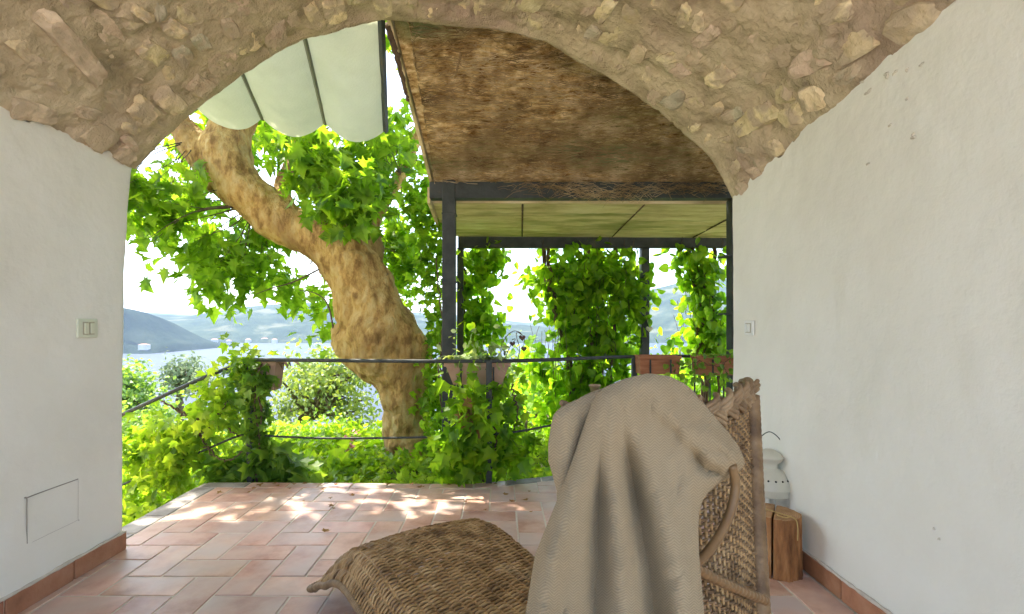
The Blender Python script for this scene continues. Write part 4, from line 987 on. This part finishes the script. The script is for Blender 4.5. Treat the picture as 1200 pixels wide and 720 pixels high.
bush('pink flowering shrub behind the railing left of the plane tree', [pb(385,530,42,26,5.2,.4,1000), pb(350,540,30,22,5.4,.4,500), pb(430,545,24,14,5.0,.3,300), pb(395,508,22,16,5.6,.3,300)], 1900, M['leaf_ground'], szr=(.04, .085), flowers=46, nm='flowering_shrub', cat='shrub')
bush('pale yellow-green twisted tree seen under the rail left of the big trunk', [pb(375,445,55,26,8.5,.9,2400), pb(345,470,32,28,8.5,.7,1100), pb(410,480,28,28,8.8,.7,1000), pb(335,495,26,18,8.6,.6,500), pb(400,430,34,14,8.8,.5,500)],
     3800, M['leaf_pale'], kind='diamond', szr=(.06, .12), nm='olive_tree', cat='tree', trunk=[at(330,560,8.5), at(340,515,8.5), at(352,495,8.5), at(372,478,8.5), at(392,468,8.5)], tr=.12, spr=.17, nb=40)
bush('spiky yucca-like plant between the pale tree and the big trunk', [pb(435,520,14,20,6.3,.2,1)], 60, M['leaf_ground'], kind='oval', szr=(.05, .1), nm='yucca', cat='plant')
t = pot_plant('stiff spiky leaves rising left of the plane tree foot', 436, 525, 6.2, 60, .34, M['leaf_pale'], spread=.55, szw=1.6, nm='spiky_plant')
bush('round green tree at the far left below the stair rail', [pb(154,470,16,26,13,1.2,1500), pb(138,448,12,18,13,1.0,900), pb(168,494,18,18,12,1.2,900), pb(120,480,26,36,13,1.4,1300)], 4200, M['leaf_far'], kind='diamond', szr=(.10, .2), nm='garden_tree', cat='tree', trunk=[at(140,560,13), at(142,500,13), at(146,450,13)], tr=.14, spr=.2)
bush('small grey-green pointed tree standing against the lake', [pb(212,432,14,14,17,.8,600), pb(210,448,16,14,17,.8,600), pb(228,440,10,16,17,.6,300), pb(236,452,14,10,16,.6,300)], 1700, mat('grey_green_leaf', [(.12,.17,.08), (.19,.25,.12), (.27,.33,.17)], scale=2, coords='World', transl=.3), kind='diamond', szr=(.10, .18), nm='small_tree', cat='tree', trunk=[at(211,500,17), at(210,450,17), at(212,430,17)], tr=.12, spr=.14)
bush('yellow-green leafy tree filling the slope behind the stair creeper', [pb(262,490,20,10,9.5,.6,400), pb(228,522,36,18,9,.8,1300), pb(290,530,44,26,8.5,.8,1500), pb(180,532,40,20,8.5,.8,1300), pb(165,560,30,40,7.5,.9,1200)], 6500, M['leaf_pale'], kind='diamond', szr=(.07, .13), nm='slope_tree', cat='tree', trunk=[at(250,600,9), at(250,540,9), at(245,500,9)], tr=.1, spr=.15)
bush('broad green bush between the stair creeper and the pink flowering shrub', [pb(300,548,50,22,6.0,.6,1500), pb(235,560,50,30,5.4,.6,1500), pb(180,580,36,26,4.8,.5,1000)], 3200, M['leaf_creeper'], szr=(.05, .10), nm='garden_bush')
bush('slender two-stemmed tree glimpsed between the middle post and the blanket', [pb(620,470,30,24,7.5,.6,900), pb(640,495,26,20,7.2,.5,600), pb(600,490,20,22,7.5,.5,400), pb(655,455,24,24,8,.5,500)], 1700, M['leaf_vine'], kind='oval', szr=(.06, .13), nm='young_tree', cat='tree', trunk=[at(632,585,7), at(631,545,7), at(629,520,7), at(640,495,7)], tr=.085, spr=.16, nb=26)
P_ = spline([at(628,570,6.9), at(621,550,6.9), at(613,520,6.9), at(612,495,7.0)], 16); v, q, t_ = tube(P_, np.linspace(.085, .06, 16), 8); 
t = thing('tree_stem', 'leaning bare grey tree stem just right of the middle railing post', 'tree', at(628, 570, 6.9)); MB().add(v + (.02 * fbm(v * 8, 2))[:, None], q, t_).build('trunk', M['bark_dark'], t)
bush('light green bush along the terrace edge right of the middle post', [pb(640,530,36,24,5.6,.4,900), pb(600,545,26,16,5.0,.3,500), pb(690,545,50,26,5.4,.4,900)], 1800, M['leaf_ground'], szr=(.05, .1), nm='garden_bush')
bush('bright bush showing through the gap below the vine curtain', [pb(608,440,28,20,10,.8,900), pb(640,455,40,26,10,.8,900), pb(590,480,30,30,9.5,.8,800), pb(790,450,50,22,10,.8,900)], 3200, M['leaf_pale'], kind='diamond', szr=(.08, .15), nm='garden_bush', spr=.22)
bush('leafy shrub low on the right beyond the planters', [pb(800,450,60,30,7.5,.6,1)], 1500, M['leaf_vine'], kind='oval', szr=(.06, .12), nm='garden_bush', spr=.18)
bush('light leafy bush left of the plane tree foot with broad leaves', [pb(430,556,22,8,4.4,.2,1), pb(400,558,40,6,4.2,.2,1)], 160, M['leaf_ground'], kind='creeper', szr=(.09, .17), nm='ground_plant', cat='plant')
# fallen leaves on the terrace edge
t = thing('fallen_leaves', 'scattered dead leaves lying along the terrace edge', 'dead leaves', (-1, 3.2, 0)); t['kind'] = 'stuff'
N = 34; X = rgd.uniform(-1.8, .2, N); Y = 3.34 - rgd.random(N) ** 3 * .9
leaves(t, 'creeper', leafb, np.stack([X, Y, np.full(N, .012)], -1), rgd.uniform(.02, .045, N), rgd, mass='dead_leaves', up=6, droop=0)
# ================================================================== wicker chaise longue
e1 = np.array([.82, .573, 0]); e2 = np.array([-.573, .82, 0]); BL = np.array([.08, .80, 0]); WD = .60; UP = np.array([0, 0, 1.0])
chaise = thing('wicker_chaise', 'brown woven wicker chaise longue with humped leg rest and high braided back', 'chaise longue', tuple(BL + e1 * .3 + e2 * .6))
def weave(mb, Sf, v0, v1, pitch, L_, ns, r, amp, per=4, sides=5, u0=0., u1=1., rng=None, lift=0):
    """over-under weavers along u, one row each 'pitch' metres of v"""
    rows = int(L_ / pitch); n = ns * per + 1; u = np.linspace(u0, u1, n)
    for k in range(rows):
        v = lerp(v0, v1, (k + .5) / rows); P_, Nn_ = Sf(u, np.full(n, v))
        ph = np.pi * (u - u0) / (u1 - u0) * ns + np.pi * (k % 2)
        a = amp * np.sin(ph) * (1 + .25 * rng.normal()) + lift
        P_ = P_ + Nn_ * a[:, None] + rng.normal(0, .0007, P_.shape)
        vv, q, t_ = tube(P_, r * rng.uniform(.85, 1.15), sides, caps=False); mb.add(vv, q)
rw = np.random.default_rng(61)
zprof = [(0,.30),(.15,.27),(.3,.25),(.5,.245),(.65,.25),(.78,.27),(.9,.29),(1.0,.292),(1.1,.268),(1.2,.215),(1.3,.135),(1.38,.055),(1.42,.02)]
def legS(u, v):
    """u across 0 near-left .. 1 far-right, v along 0 back .. 1 foot ; aprons turn down at both sides"""
    s_ = v * 1.42; fl = np.clip((.5 - np.abs(u - .5)) / .16, 0, 1)            # 0 at the rim
    zz = np.interp(s_, *np.array(zprof).T) if np.ndim(s_) else interp(s_, zprof)
    zs = np.interp(s_ - .04, *np.array(zprof).T); zz = (zz + zs + np.interp(s_ + .04, *np.array(zprof).T)) / 3
    apron = .075 * np.clip(1 - (s_ - 1.2) / .2, 0, 1)
    z = zz + .030 * (1 - (2*u - 1) ** 2) - apron * (1 - fl) ** 1.5
    wid = np.interp(u, [0, .16, .84, 1], [.0, .07, WD - .07, WD])
    P_ = BL + e1 * wid[..., None] + e2 * s_[..., None]; P_ = P_ + UP * z[..., None]
    d = 1e-3
    return P_, None
def withN(Sf):
    def g_(u, v):
        d = 2e-3; P_, _ = Sf(u, v); a, _ = Sf(np.clip(u + d, 0, 1), v); b, _ = Sf(np.clip(u - d, 0, 1), v); c, _ = Sf(u, v + d); e, _ = Sf(u, v - d)
        n = np.cross(a - b, c - e); n /= np.linalg.norm(n, axis=-1)[..., None] + 1e-12; return P_, n
    return g_
LS = withN(legS)
mb = MB(); weave(mb, LS, .16, .985, .0088, 1.36, 20, .0043, .0050, rng=rw)
mb.build('leg_rest_weave', M['wicker'], chaise)
mb = MB()
for k in range(21):
    v_ = np.linspace(.1, .99, 60); P_, n_ = LS(np.full(60, k / 20 * .996 + .002), v_); vv, q, t_ = tube(P_, .0042, 5); mb.add(vv, q, t_)
mb.build('stakes', M['wicker'], chaise)
def wrapped(P_, R_, pitch, nm, m, par=chaise, depth=.12, sides=12):
    """pole bound round with cane: ridged tube"""
    P_ = np.asarray(P_, float); s_ = np.r_[0, np.cumsum(np.linalg.norm(np.diff(P_, axis=0), axis=1))]; n = int(s_[-1] / pitch * 5) + 8
    t = np.linspace(0, s_[-1], n); Q = np.stack([np.interp(t, s_, P_[:, i]) for i in range(3)], -1)
    r = np.interp(t, s_, R_) if np.ndim(R_) else np.full(n, R_)
    r = r * (1 - depth * np.abs(np.cos(np.pi * t / pitch)) ** 3 + .03 * rw.normal(0, 1, n).cumsum() / 30)
    v, q, t_ = tube(Q, r, sides); MB().add(v, q, t_).build(nm, m, par)
for u in (.0, 1.0):
    P_, n_ = LS(np.full(80, u), np.linspace(.1, .99, 80)); wrapped(P_, .013, .009, 'side_binding', M['wicker_grey'])
P_, n_ = LS(np.linspace(0, 1, 60), np.full(60, .992)); wrapped(P_ , .014, .009, 'foot_binding', M['wicker_grey'])
# two poles under the foot
P_, _ = legS(np.full(30, .03), np.linspace(.80, .99, 30)); wrapped(P_ - [0, 0, .012], .010, .05, 'foot_pole', M['cane'])
# cane frame under the leg rest
for s_ in (.55, 1.0):
    for w_ in (.06, WD - .06):
        b = BL + e1 * w_ + e2 * s_; rod([b + UP * .21, b + UP * .12 + e2 * .01, b + UP * .012], .013, 'leg', 10, 10, M['cane'], chaise)
    a = BL + e1 * .06 + e2 * s_; b = BL + e1 * (WD - .06) + e2 * s_; rod([a + UP * .15, (a + b) / 2 + UP * .16, b + UP * .15], .010, 'cross_bar', 12, 8, M['cane'], chaise)

# high back: shell facing the foot, its outside towards the camera
ZT = .895
def edge_r(z): return np.stack([np.interp(z, [0, .2, .5, .7, .92], [.46, .465, .482, .512, .542]), np.interp(z, [0, .2, .5, .7, .92], [.90, .92, .96, 1.04, 1.12])], -1)
def edge_l(z): return np.stack([np.interp(z, [0, .2, .5, .7, .92], [.21, .20, .165, .12, .10]), np.interp(z, [0, .2, .5, .7, .92], [.72, .72, .745, .78, .81])], -1)
def backS(u, v):
    z = ZT * v; L_ = edge_l(z); R2 = edge_r(z); p = L_ * (1 - u)[..., None] + R2 * u[..., None]
    bow = .07 * np.sin(np.pi * u) * (.4 + .6 * v)
    P_ = np.concatenate([p, z[..., None]], -1) - e2 * bow[..., None]
    return P_, None
BS = withN(backS)
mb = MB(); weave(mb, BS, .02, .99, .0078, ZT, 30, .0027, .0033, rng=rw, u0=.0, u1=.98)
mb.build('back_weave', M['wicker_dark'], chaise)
mb = MB()
for k in range(31):
    P_, n_ = BS(np.full(50, k / 30 * .96 + .003), np.linspace(.01, .995, 50)); vv, q, t_ = tube(P_, .0030, 5); mb.add(vv, q, t_)
mb.build('stakes', M['wicker'], chaise)
for u in (0, 1.0):
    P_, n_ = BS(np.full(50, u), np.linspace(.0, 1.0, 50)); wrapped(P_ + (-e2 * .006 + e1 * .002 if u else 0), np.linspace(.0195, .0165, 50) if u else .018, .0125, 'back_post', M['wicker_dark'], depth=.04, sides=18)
# thick braided top edge of four strands
tt = np.linspace(0, 1.03, 300)
Pb = np.stack([*(edge_l(np.full(300, .92)) * (1 - tt)[:, None] + edge_r(np.full(300, .92)) * tt[:, None]).T, np.full(300, ZT + .008)], -1) - e2 * (.07 * np.sin(np.pi * np.clip(tt, 0, 1)))[:, None]
Pb[:, 2] += .006 * np.sin(tt * 9)
for k in range(3):
    ph = 2 * np.pi * k / 3; w_ = 2 * np.pi * tt * 3.4
    P_ = Pb + UP * (.019 * np.sin(w_ + ph) - .003)[:, None] - e2 * (.010 * np.sin(2 * (w_ + ph)) + .004)[:, None]
    for d_ in (-.0085, 0, .0085):
        v, q, t_ = tube(P_ + UP * d_ - e2 * (.002 if d_ == 0 else 0), .0050, 8); MB().add(v, q, t_).build('braid_strand', M['wicker_grey'], chaise)
# bent cane hoop and wrapped stretcher on the outside of the back
nrm = -e2
def on_back(x, y, off):
    d_ = np.array([(x - CX) / F, 1, (CY - y) / F]); c = np.array([.33, .885, 0]) + nrm * off
    s_ = np.dot(c, nrm) / np.dot(d_, nrm); p = d_ * s_; p[2] += H; return p
rod([on_back(x, y, .072) for (x, y) in ((858, 545), (862, 570), (856, 600), (843, 628), (822, 655), (800, 670))], .0075, 'bent_cane_hoop', 40, 12, M['cane'], chaise)
wrapped(spline([on_back(x, y, .070) for (x, y) in ((780, 640), (820, 668), (850, 684), (897, 704))], 30), .0085, .012, 'stretcher', M['cane'])

# ================================================================== blanket over the back
bl = thing('wool_blanket', 'greige herringbone wool blanket thrown over the high back of the wicker chaise', 'blanket', (.3, .85, .9))
outL = [(440,758),(446,733),(455,712),(463,702),(475,694),(500,686),(540,673),(591,654),(651,630),(720,619),(800,606),(900,590)]
outR = [(440,762),(443,783),(450,798),(462,812),(476,825),(492,838),(508,852),(524,864),(536,869),(543,871),(549,867),(555,859),(561,848),(568,837),(576,828),(586,821),(600,817),(620,816),(651,817),(711,822),(800,826),(900,832)]
def plane_pt(x, y, off):
    d_ = np.array([(x - CX) / F, 1, (CY - y) / F]); c = BL + nrm * off; s_ = np.dot(c, nrm) / np.dot(d_, nrm); p = d_ * s_; p[2] += H; return p
def poly_dist(px_, py_, poly):
    P_ = np.stack([px_, py_], -1); best = np.full(px_.shape, 1e9); poly = np.asarray(poly, float)
    for a, b in zip(poly[:-1], poly[1:]):
        ab = b - a; t = np.clip(((P_ - a) @ ab) / (ab @ ab), 0, 1); best = np.minimum(best, np.linalg.norm(P_ - a - t[..., None] * ab, axis=-1))
    return best
def sd_line(px_, py_, poly, w):
    """smooth ridge along a polyline whose rows are (x, y, width px)"""
    P_ = np.stack([px_, py_], -1); out = np.zeros(px_.shape); poly = spline(poly, 60)
    for a, b in zip(poly[:-1], poly[1:]):
        ab = b[:2] - a[:2]; t = np.clip(((P_ - a[:2]) @ ab) / (ab @ ab), 0, 1); d = np.linalg.norm(P_ - a[:2] - t[..., None] * ab, axis=-1)
        ww = a[2] + (b[2] - a[2]) * t; out = np.maximum(out, np.exp(-(d / ww) ** 2) * (a[3] + (b[3] - a[3]) * t))
    return out
def drape(outl, outr, y0, y1, off, folds, ny, nx, edge_px=26, edge_m=.05, name='cloth', wav=0):
    ys = y0 + (y1 - y0) * np.linspace(0, 1, ny) ** 1.25
    xl = np.interp(ys, *np.array(outl).T); xr = np.interp(ys, *np.array(outr).T)
    U = np.linspace(0, 1, nx); U = .5 - .5 * np.cos(np.pi * U)
    PX = xl[:, None] + (xr - xl)[:, None] * U; PY = np.repeat(ys[:, None], nx, 1)
    PY = PY + 0
    poly = [(x, y) for (y, x) in outl][::-1] + [(x, y) for (y, x) in outr]
    d = poly_dist(PX, PY, poly); k = np.clip(d / edge_px, 0, 1)
    D = -edge_m * (1 - np.sqrt(1 - (1 - k) ** 2 + 1e-6))
    gx_ = np.arange(580, 900, 2.0); gy_ = np.arange(420, 930, 2.0); GX, GY = np.meshgrid(gx_, gy_, indexing='ij'); G = np.zeros(GX.shape)
    for (pl_, amp) in folds: G = G + amp * sd_line(GX, GY, pl_, 0)
    for _ in range(6):
        E = np.pad(G, 1, mode='edge'); G = (E[1:-1, 1:-1] * 2 + E[:-2, 1:-1] + E[2:, 1:-1] + E[1:-1, :-2] + E[1:-1, 2:]) / 6
    fx_ = np.clip((PX - 580) / 2, 0, len(gx_) - 1.001); fy_ = np.clip((PY - 420) / 2, 0, len(gy_) - 1.001); ix, iy = fx_.astype(int), fy_.astype(int); fx_ -= ix; fy_ -= iy
    D = D + (G[ix, iy] * (1-fx_) + G[ix+1, iy] * fx_) * (1-fy_) + (G[ix, iy+1] * (1-fx_) + G[ix+1, iy+1] * fx_) * fy_
    D = D + .0016 * fbm(np.stack([PX / 11, PY / 17, PX * 0 + 3], -1), 3) + (.0060 * fbm(np.stack([PX / 40, PY / 80, PX * 0 + off], -1), 3)) * np.clip(k * 2, 0, 1)
    V = np.zeros((ny, nx, 3))
    dirx = (PX - CX) / F; dirz = (CY - PY) / F
    c = BL + nrm * off; num = c @ nrm + (lambda q: .12 * q * q * (3 - 2 * q))(np.clip((PY - 450) / 360, 0, 1))
    s_ = (num + D) / (dirx * nrm[0] + nrm[1])
    V = np.stack([dirx * s_, s_, dirz * s_ + H], -1)
    uvx = PX / F * .9; uvy = PY / F * .9; D = D * 0
    return V, np.stack([uvx * 1.0 + .3 * D, uvy], -1)
folds = [([(690,500,16,.5), (672,560,15,1), (655,620,15,1), (638,690,16,1), (620,760,20,1), (600,900,22,1)], .016),
         ([(704,520,9,.0), (702,580,13,1), (699,650,17,1), (696,720,20,1), (690,900,24,1)], -.038),
         ([(717,486,7,.4), (714,520,8,1), (714,552,9,1), (722,617,10,1), (729,685,11,1), (735,760,12,1), (745,900,13,1)], .016),
         ([(728,500,7,.0), (740,560,13,1), (750,620,18,1), (760,690,22,1), (768,760,25,1), (775,900,28,1)], -.046),
         ([(734,478,12,.5), (758,540,12,.9), (780,610,15,1), (794,680,16,1), (804,760,18,1), (810,900,22,1)], .018),
         ([(766,470,10,.0), (792,493,8,.8), (826,513,8,1), (860,535,8,1)], .026),
         ([(790,488,7,.0), (812,502,6,1), (840,525,6,1), (850,534,5,.6)], -.014),
         ([(796,506,8,.0), (812,520,7,1), (832,536,6,1), (846,545,5,1)], .014),
         ([(806,520,6,.0), (815,535,7,1), (822,548,7,1), (840,553,6,1)], -.030),
         ([(800,560,8,.0), (806,600,9,.8), (808,640,9,.6), (812,720,9,.3)], .012),
         ([(748,470,7,.0), (775,510,7,.7), (800,548,7,.0)], -.006),
         ([(675,600,5,.2), (660,680,6,.8), (648,760,7,1)], -.009)]
V, UV = drape(outL, outR, 440, 900, .125, folds, 320, 260)
def add_cloth(V, UV, nm, m):
    ny, nx = V.shape[:2]; me = MB().add(V.reshape(-1, 3), grid_faces(ny, nx)).mesh(nm, m)
    uvl = me.uv_layers.new(name='UVMap'); li = np.zeros(len(me.loops), np.int32); me.loops.foreach_get('vertex_index', li)
    uvl.data.foreach_set('uv', UV.reshape(-1, 2)[li].astype(np.float32).ravel()); o = link(nm, me, bl)
    md = o.modifiers.new('thickness', 'SOLIDIFY'); md.thickness = .006; md.offset = 0
    return o
add_cloth(V, UV, 'draped_cloth', M['blanket'])
# the shoulder of cloth hanging on the far side at the left
oL = [(462,701),(465,690),(470,678),(475,667),(480,658),(487,651),(500,648),(520,645),(540,645),(556,650),(575,655),(600,655),(660,650),(900,650)]
oR = [(462,712),(470,725),(486,735),(500,725),(520,712),(540,700),(600,684),(640,670),(700,664)]
V2, UV2 = drape(oL, oR, 462, 640, .085, [([(668,500,9,.5), (662,540,10,1), (668,600,10,.6)], .014), ([(684,500,8,.5), (682,560,9,1), (672,640,9,1)], -.014)], 90, 60, edge_px=16, edge_m=.03)
add_cloth(V2, UV2, 'cloth_shoulder', M['blanket'])
# cloth lying over the crest and falling on the seat side
crest_i = [(x, y) for (y, x) in outL[:5]][::-1] + [(x, y) for (y, x) in outR[1:9]]
Vc = []; 
cr = np.array(crest_i, float); t0 = np.linspace(.24, .72, 90); cx_ = np.interp(t0, np.linspace(0, 1, len(cr)), cr[:, 0]); cy_ = np.interp(t0, np.linspace(0, 1, len(cr)), cr[:, 1])
for k in range(40):
    s_ = k / 39; row = []
    for (x, y) in zip(cx_, cy_):
        p = plane_pt(x, y, .125 - .05); hk = min(s_ / .35, 1)
        q = p - nrm * (.13 * math.sin(hk * math.pi / 2)) ; q[2] -= .065 * hk ** .8 + max(0, s_ - .2) * .55 ; row.append(q)
    Vc.append(row)
Vc = np.array(Vc); Vc += (nrm * .012)[None, None] * fbm(Vc * 12, 2)[..., None]
add_cloth(Vc, np.stack([Vc @ e1, Vc[..., 2]], -1), 'far_side_cloth', M['blanket'])

# ================================================================== log and lantern
LX, LY, LR, LH = 1.175, 2.19, .098, .245
log = thing('split_log', 'short upright log split down the middle, standing by the right wall behind the chair', 'log', (LX - .0, LY, 0))
def half_log(a0, a1, sx, sy, nm, hgt, seed):
    """a wedge of trunk between angles a0..a1, rough barked outside, flat split inside"""
    na, nz = 90, 70; an = np.linspace(a0, a1, na); V = np.zeros((na + 6, nz, 3))
    for j in range(nz):
        z = hgt * j / (nz - 1); r = LR * (1 + .05 * fbm(np.stack([np.cos(an) * 2 + seed, np.sin(an) * 2, an * 0 + z * 3], -1), 3) + .045 * fbm(np.stack([np.cos(an) * 8, np.sin(an) * 8, an * 0 + z * 5], -1), 4, .6)) * (1 + .05 * (1 - z / hgt) ** 2)
        ring = np.stack([LX + sx + r * np.cos(an), LY + sy + r * np.sin(an), np.full(na, z)], -1)
        inner = np.stack([np.linspace(ring[-1, i], ring[0, i], 8)[1:-1] for i in range(3)], -1)
        V[:, j] = np.vstack([ring, inner])
    V[..., 2] += np.where(np.arange(nz) == nz - 1, 1, 0) * .003 * 0
    mb = MB(); mb.add(V.reshape(-1, 3), grid_faces(na + 6, nz, wrap=True)); mb.build(nm, M['log_bark'], log)
    rim = V[:, -1]; c = rim.mean(0); rings = [rim] + [c + (rim - c) * k + [0, 0, .0015] for k in (.97, .75, .5, .25)]
    R_ = np.stack(rings, 1); R_[..., 2] += .0015 * fbm(R_ * 60, 2); mb = MB(); mb.add(R_.reshape(-1, 3), grid_faces(len(rim), 5, wrap=True)); n = len(rim)
    mb.add(np.vstack([R_[:, -1], c + [0, 0, .002]]), None, [(k, (k + 1) % n, n) for k in range(n)]); mb.build('cut_top', M['log_end'], log)
def rings_fx(m, T, N, L, b, col, src):
    sp = N.new('ShaderNodeVectorMath'); sp.operation = 'SUBTRACT'; L.new(src, sp.inputs[0]); sp.inputs[1].default_value = (LX - .01, LY, 0)
    mp = N.new('ShaderNodeMapping'); mp.inputs['Scale'].default_value = (1, 1, 0); L.new(sp.outputs[0], mp.inputs[0])
    wv = N.new('ShaderNodeTexWave'); wv.wave_type = 'RINGS'; wv.rings_direction = 'Z'; wv.inputs['Scale'].default_value = 45; wv.inputs['Distortion'].default_value = 3; wv.inputs['Detail'].default_value = 3
    L.new(mp.outputs[0], wv.inputs[0]); mr = N.new('ShaderNodeMapRange'); mr.inputs[3].default_value = .7; mr.inputs[4].default_value = 1.1; L.new(wv.outputs['Fac'], mr.inputs[0])
    hs = N.new('ShaderNodeHueSaturation'); L.new(col, hs.inputs['Color']); L.new(mr.outputs[0], hs.inputs['Value']); L.new(hs.outputs[0], b.inputs['Base Color'])
M['log_end'] = mat('cut_log_end', [(.30,.155,.06), (.50,.29,.14), (.60,.38,.20)], scale=14, rough=.85, bump=.4, bscale=60, coords='World', extra=rings_fx)
half_log(R(-122), R(58), .001, 0, 'log_half', LH, 1.0)
half_log(R(60), R(235), -.002, .001, 'log_half', LH + .004, 5.0)
tw_ = thing('twine', 'loose yellow twine lying over the top of the split log', 'twine', (LX, LY - .03, LH))
rod([(LX - .05, LY + .05, LH + .008), (LX - .025, LY - .0, LH + .010), (LX + .01, LY - .055, LH + .010), (LX + .035, LY - .088, LH + .006), (LX + .037, LY - .104, LH - .02), (LX + .034, LY - .109, LH - .075)], .0026, 'strand', 40, 5, M['twine'], tw_)
rod([(LX + .0, LY - .035, LH + .010), (LX - .02, LY - .06, LH + .010), (LX + .0, LY - .085, LH + .009), (LX + .03, LY - .07, LH + .010)], .0024, 'strand', 24, 5, M['twine'], tw_)

lc = np.array([1.262, 2.40, 0]); lan = thing('candle_lantern', 'cream metal candle lantern with domed roof behind the split log', 'lantern', tuple(lc))
def lth(p, nm, m=None, n=32): v, q = lathe(p, n, lc); MB().add(v, q).build(nm, m or M['lantern'], lan)
lth([(0, .0), (.088, .0), (.092, .01), (.092, .04), (.086, .045), (0, .045)], 'base')
lth([(.080, .045), (.080, .262)], 'glass_cylinder', M['glass'])
for k in range(6):
    a = k / 6 * 2 * np.pi + .3; p = lc + [.084 * math.cos(a), .084 * math.sin(a), 0]; rod([p + [0, 0, .04], p + [0, 0, .15], p + [0, 0, .27]], .0032, 'upright', 6, 6, M['lantern'], lan)
lth([(.088, .258), (.0925, .260), (.0925, .261), (.0925, .288), (.0925, .289), (.102, .290), (.102, .291), (.102, .296), (.101, .298), (.096, .318), (.084, .344), (.064, .366), (.044, .378), (.0435, .379), (.036, .380), (.036, .381), (.036, .398), (.036, .399), (.054, .416), (.060, .426), (.0605, .4265), (.0605, .432), (.060, .433), (.044, .450), (.022, .462), (0, .465)], 'domed_roof', n=40)
lth([(.03, .046), (.03, .12), (0, .122)], 'candle', M['white_pl'], 20)
for k in range(18):                                     # pierced holes as small dark studs sunk in the dome
    a = k / 18 * 2 * np.pi; v, q = lathe([(0, -.0015), (.0045, -.0015), (.0045, .0015), (0, .0015)], 8)
    nd = Vector((math.cos(a) * .8, math.sin(a) * .8, .6)).normalized(); Mq = np.array(nd.to_track_quat('Z', 'Y').to_matrix())
    p = lc + [.088 * math.cos(a), .088 * math.sin(a), .3365]; MB().add(v @ Mq.T + p, q).build('pierced_hole', M['hole'], lan)
rod([lc + [.058, 0, .43], lc + [.062, 0, .47], lc + [.045, 0, .515], lc + [0, 0, .545], lc + [-.045, 0, .515], lc + [-.062, 0, .47], lc + [-.058, 0, .43]], .0022, 'wire_handle', 40, 6, M['metal'], lan)

# ================================================================== hazy air over the lake
v, q = box(-9500, 9500, -120, 9600, LAKE - 8, 560)
hz = MB().add(v, q).build('haze', None, smooth=False); hz['kind'] = 'stuff'
hm = bpy.data.materials.new('hazy_air'); hm.use_nodes = True; T = hm.node_tree; T.nodes.clear()
pv = T.nodes.new('ShaderNodeVolumePrincipled'); pv.inputs['Color'].default_value = (.55, .72, .95, 1); pv.inputs['Density'].default_value = .000085; pv.inputs['Anisotropy'].default_value = .2
oo = T.nodes.new('ShaderNodeOutputMaterial'); T.links.new(pv.outputs[0], oo.inputs['Volume']); hz.data.materials.append(hm)
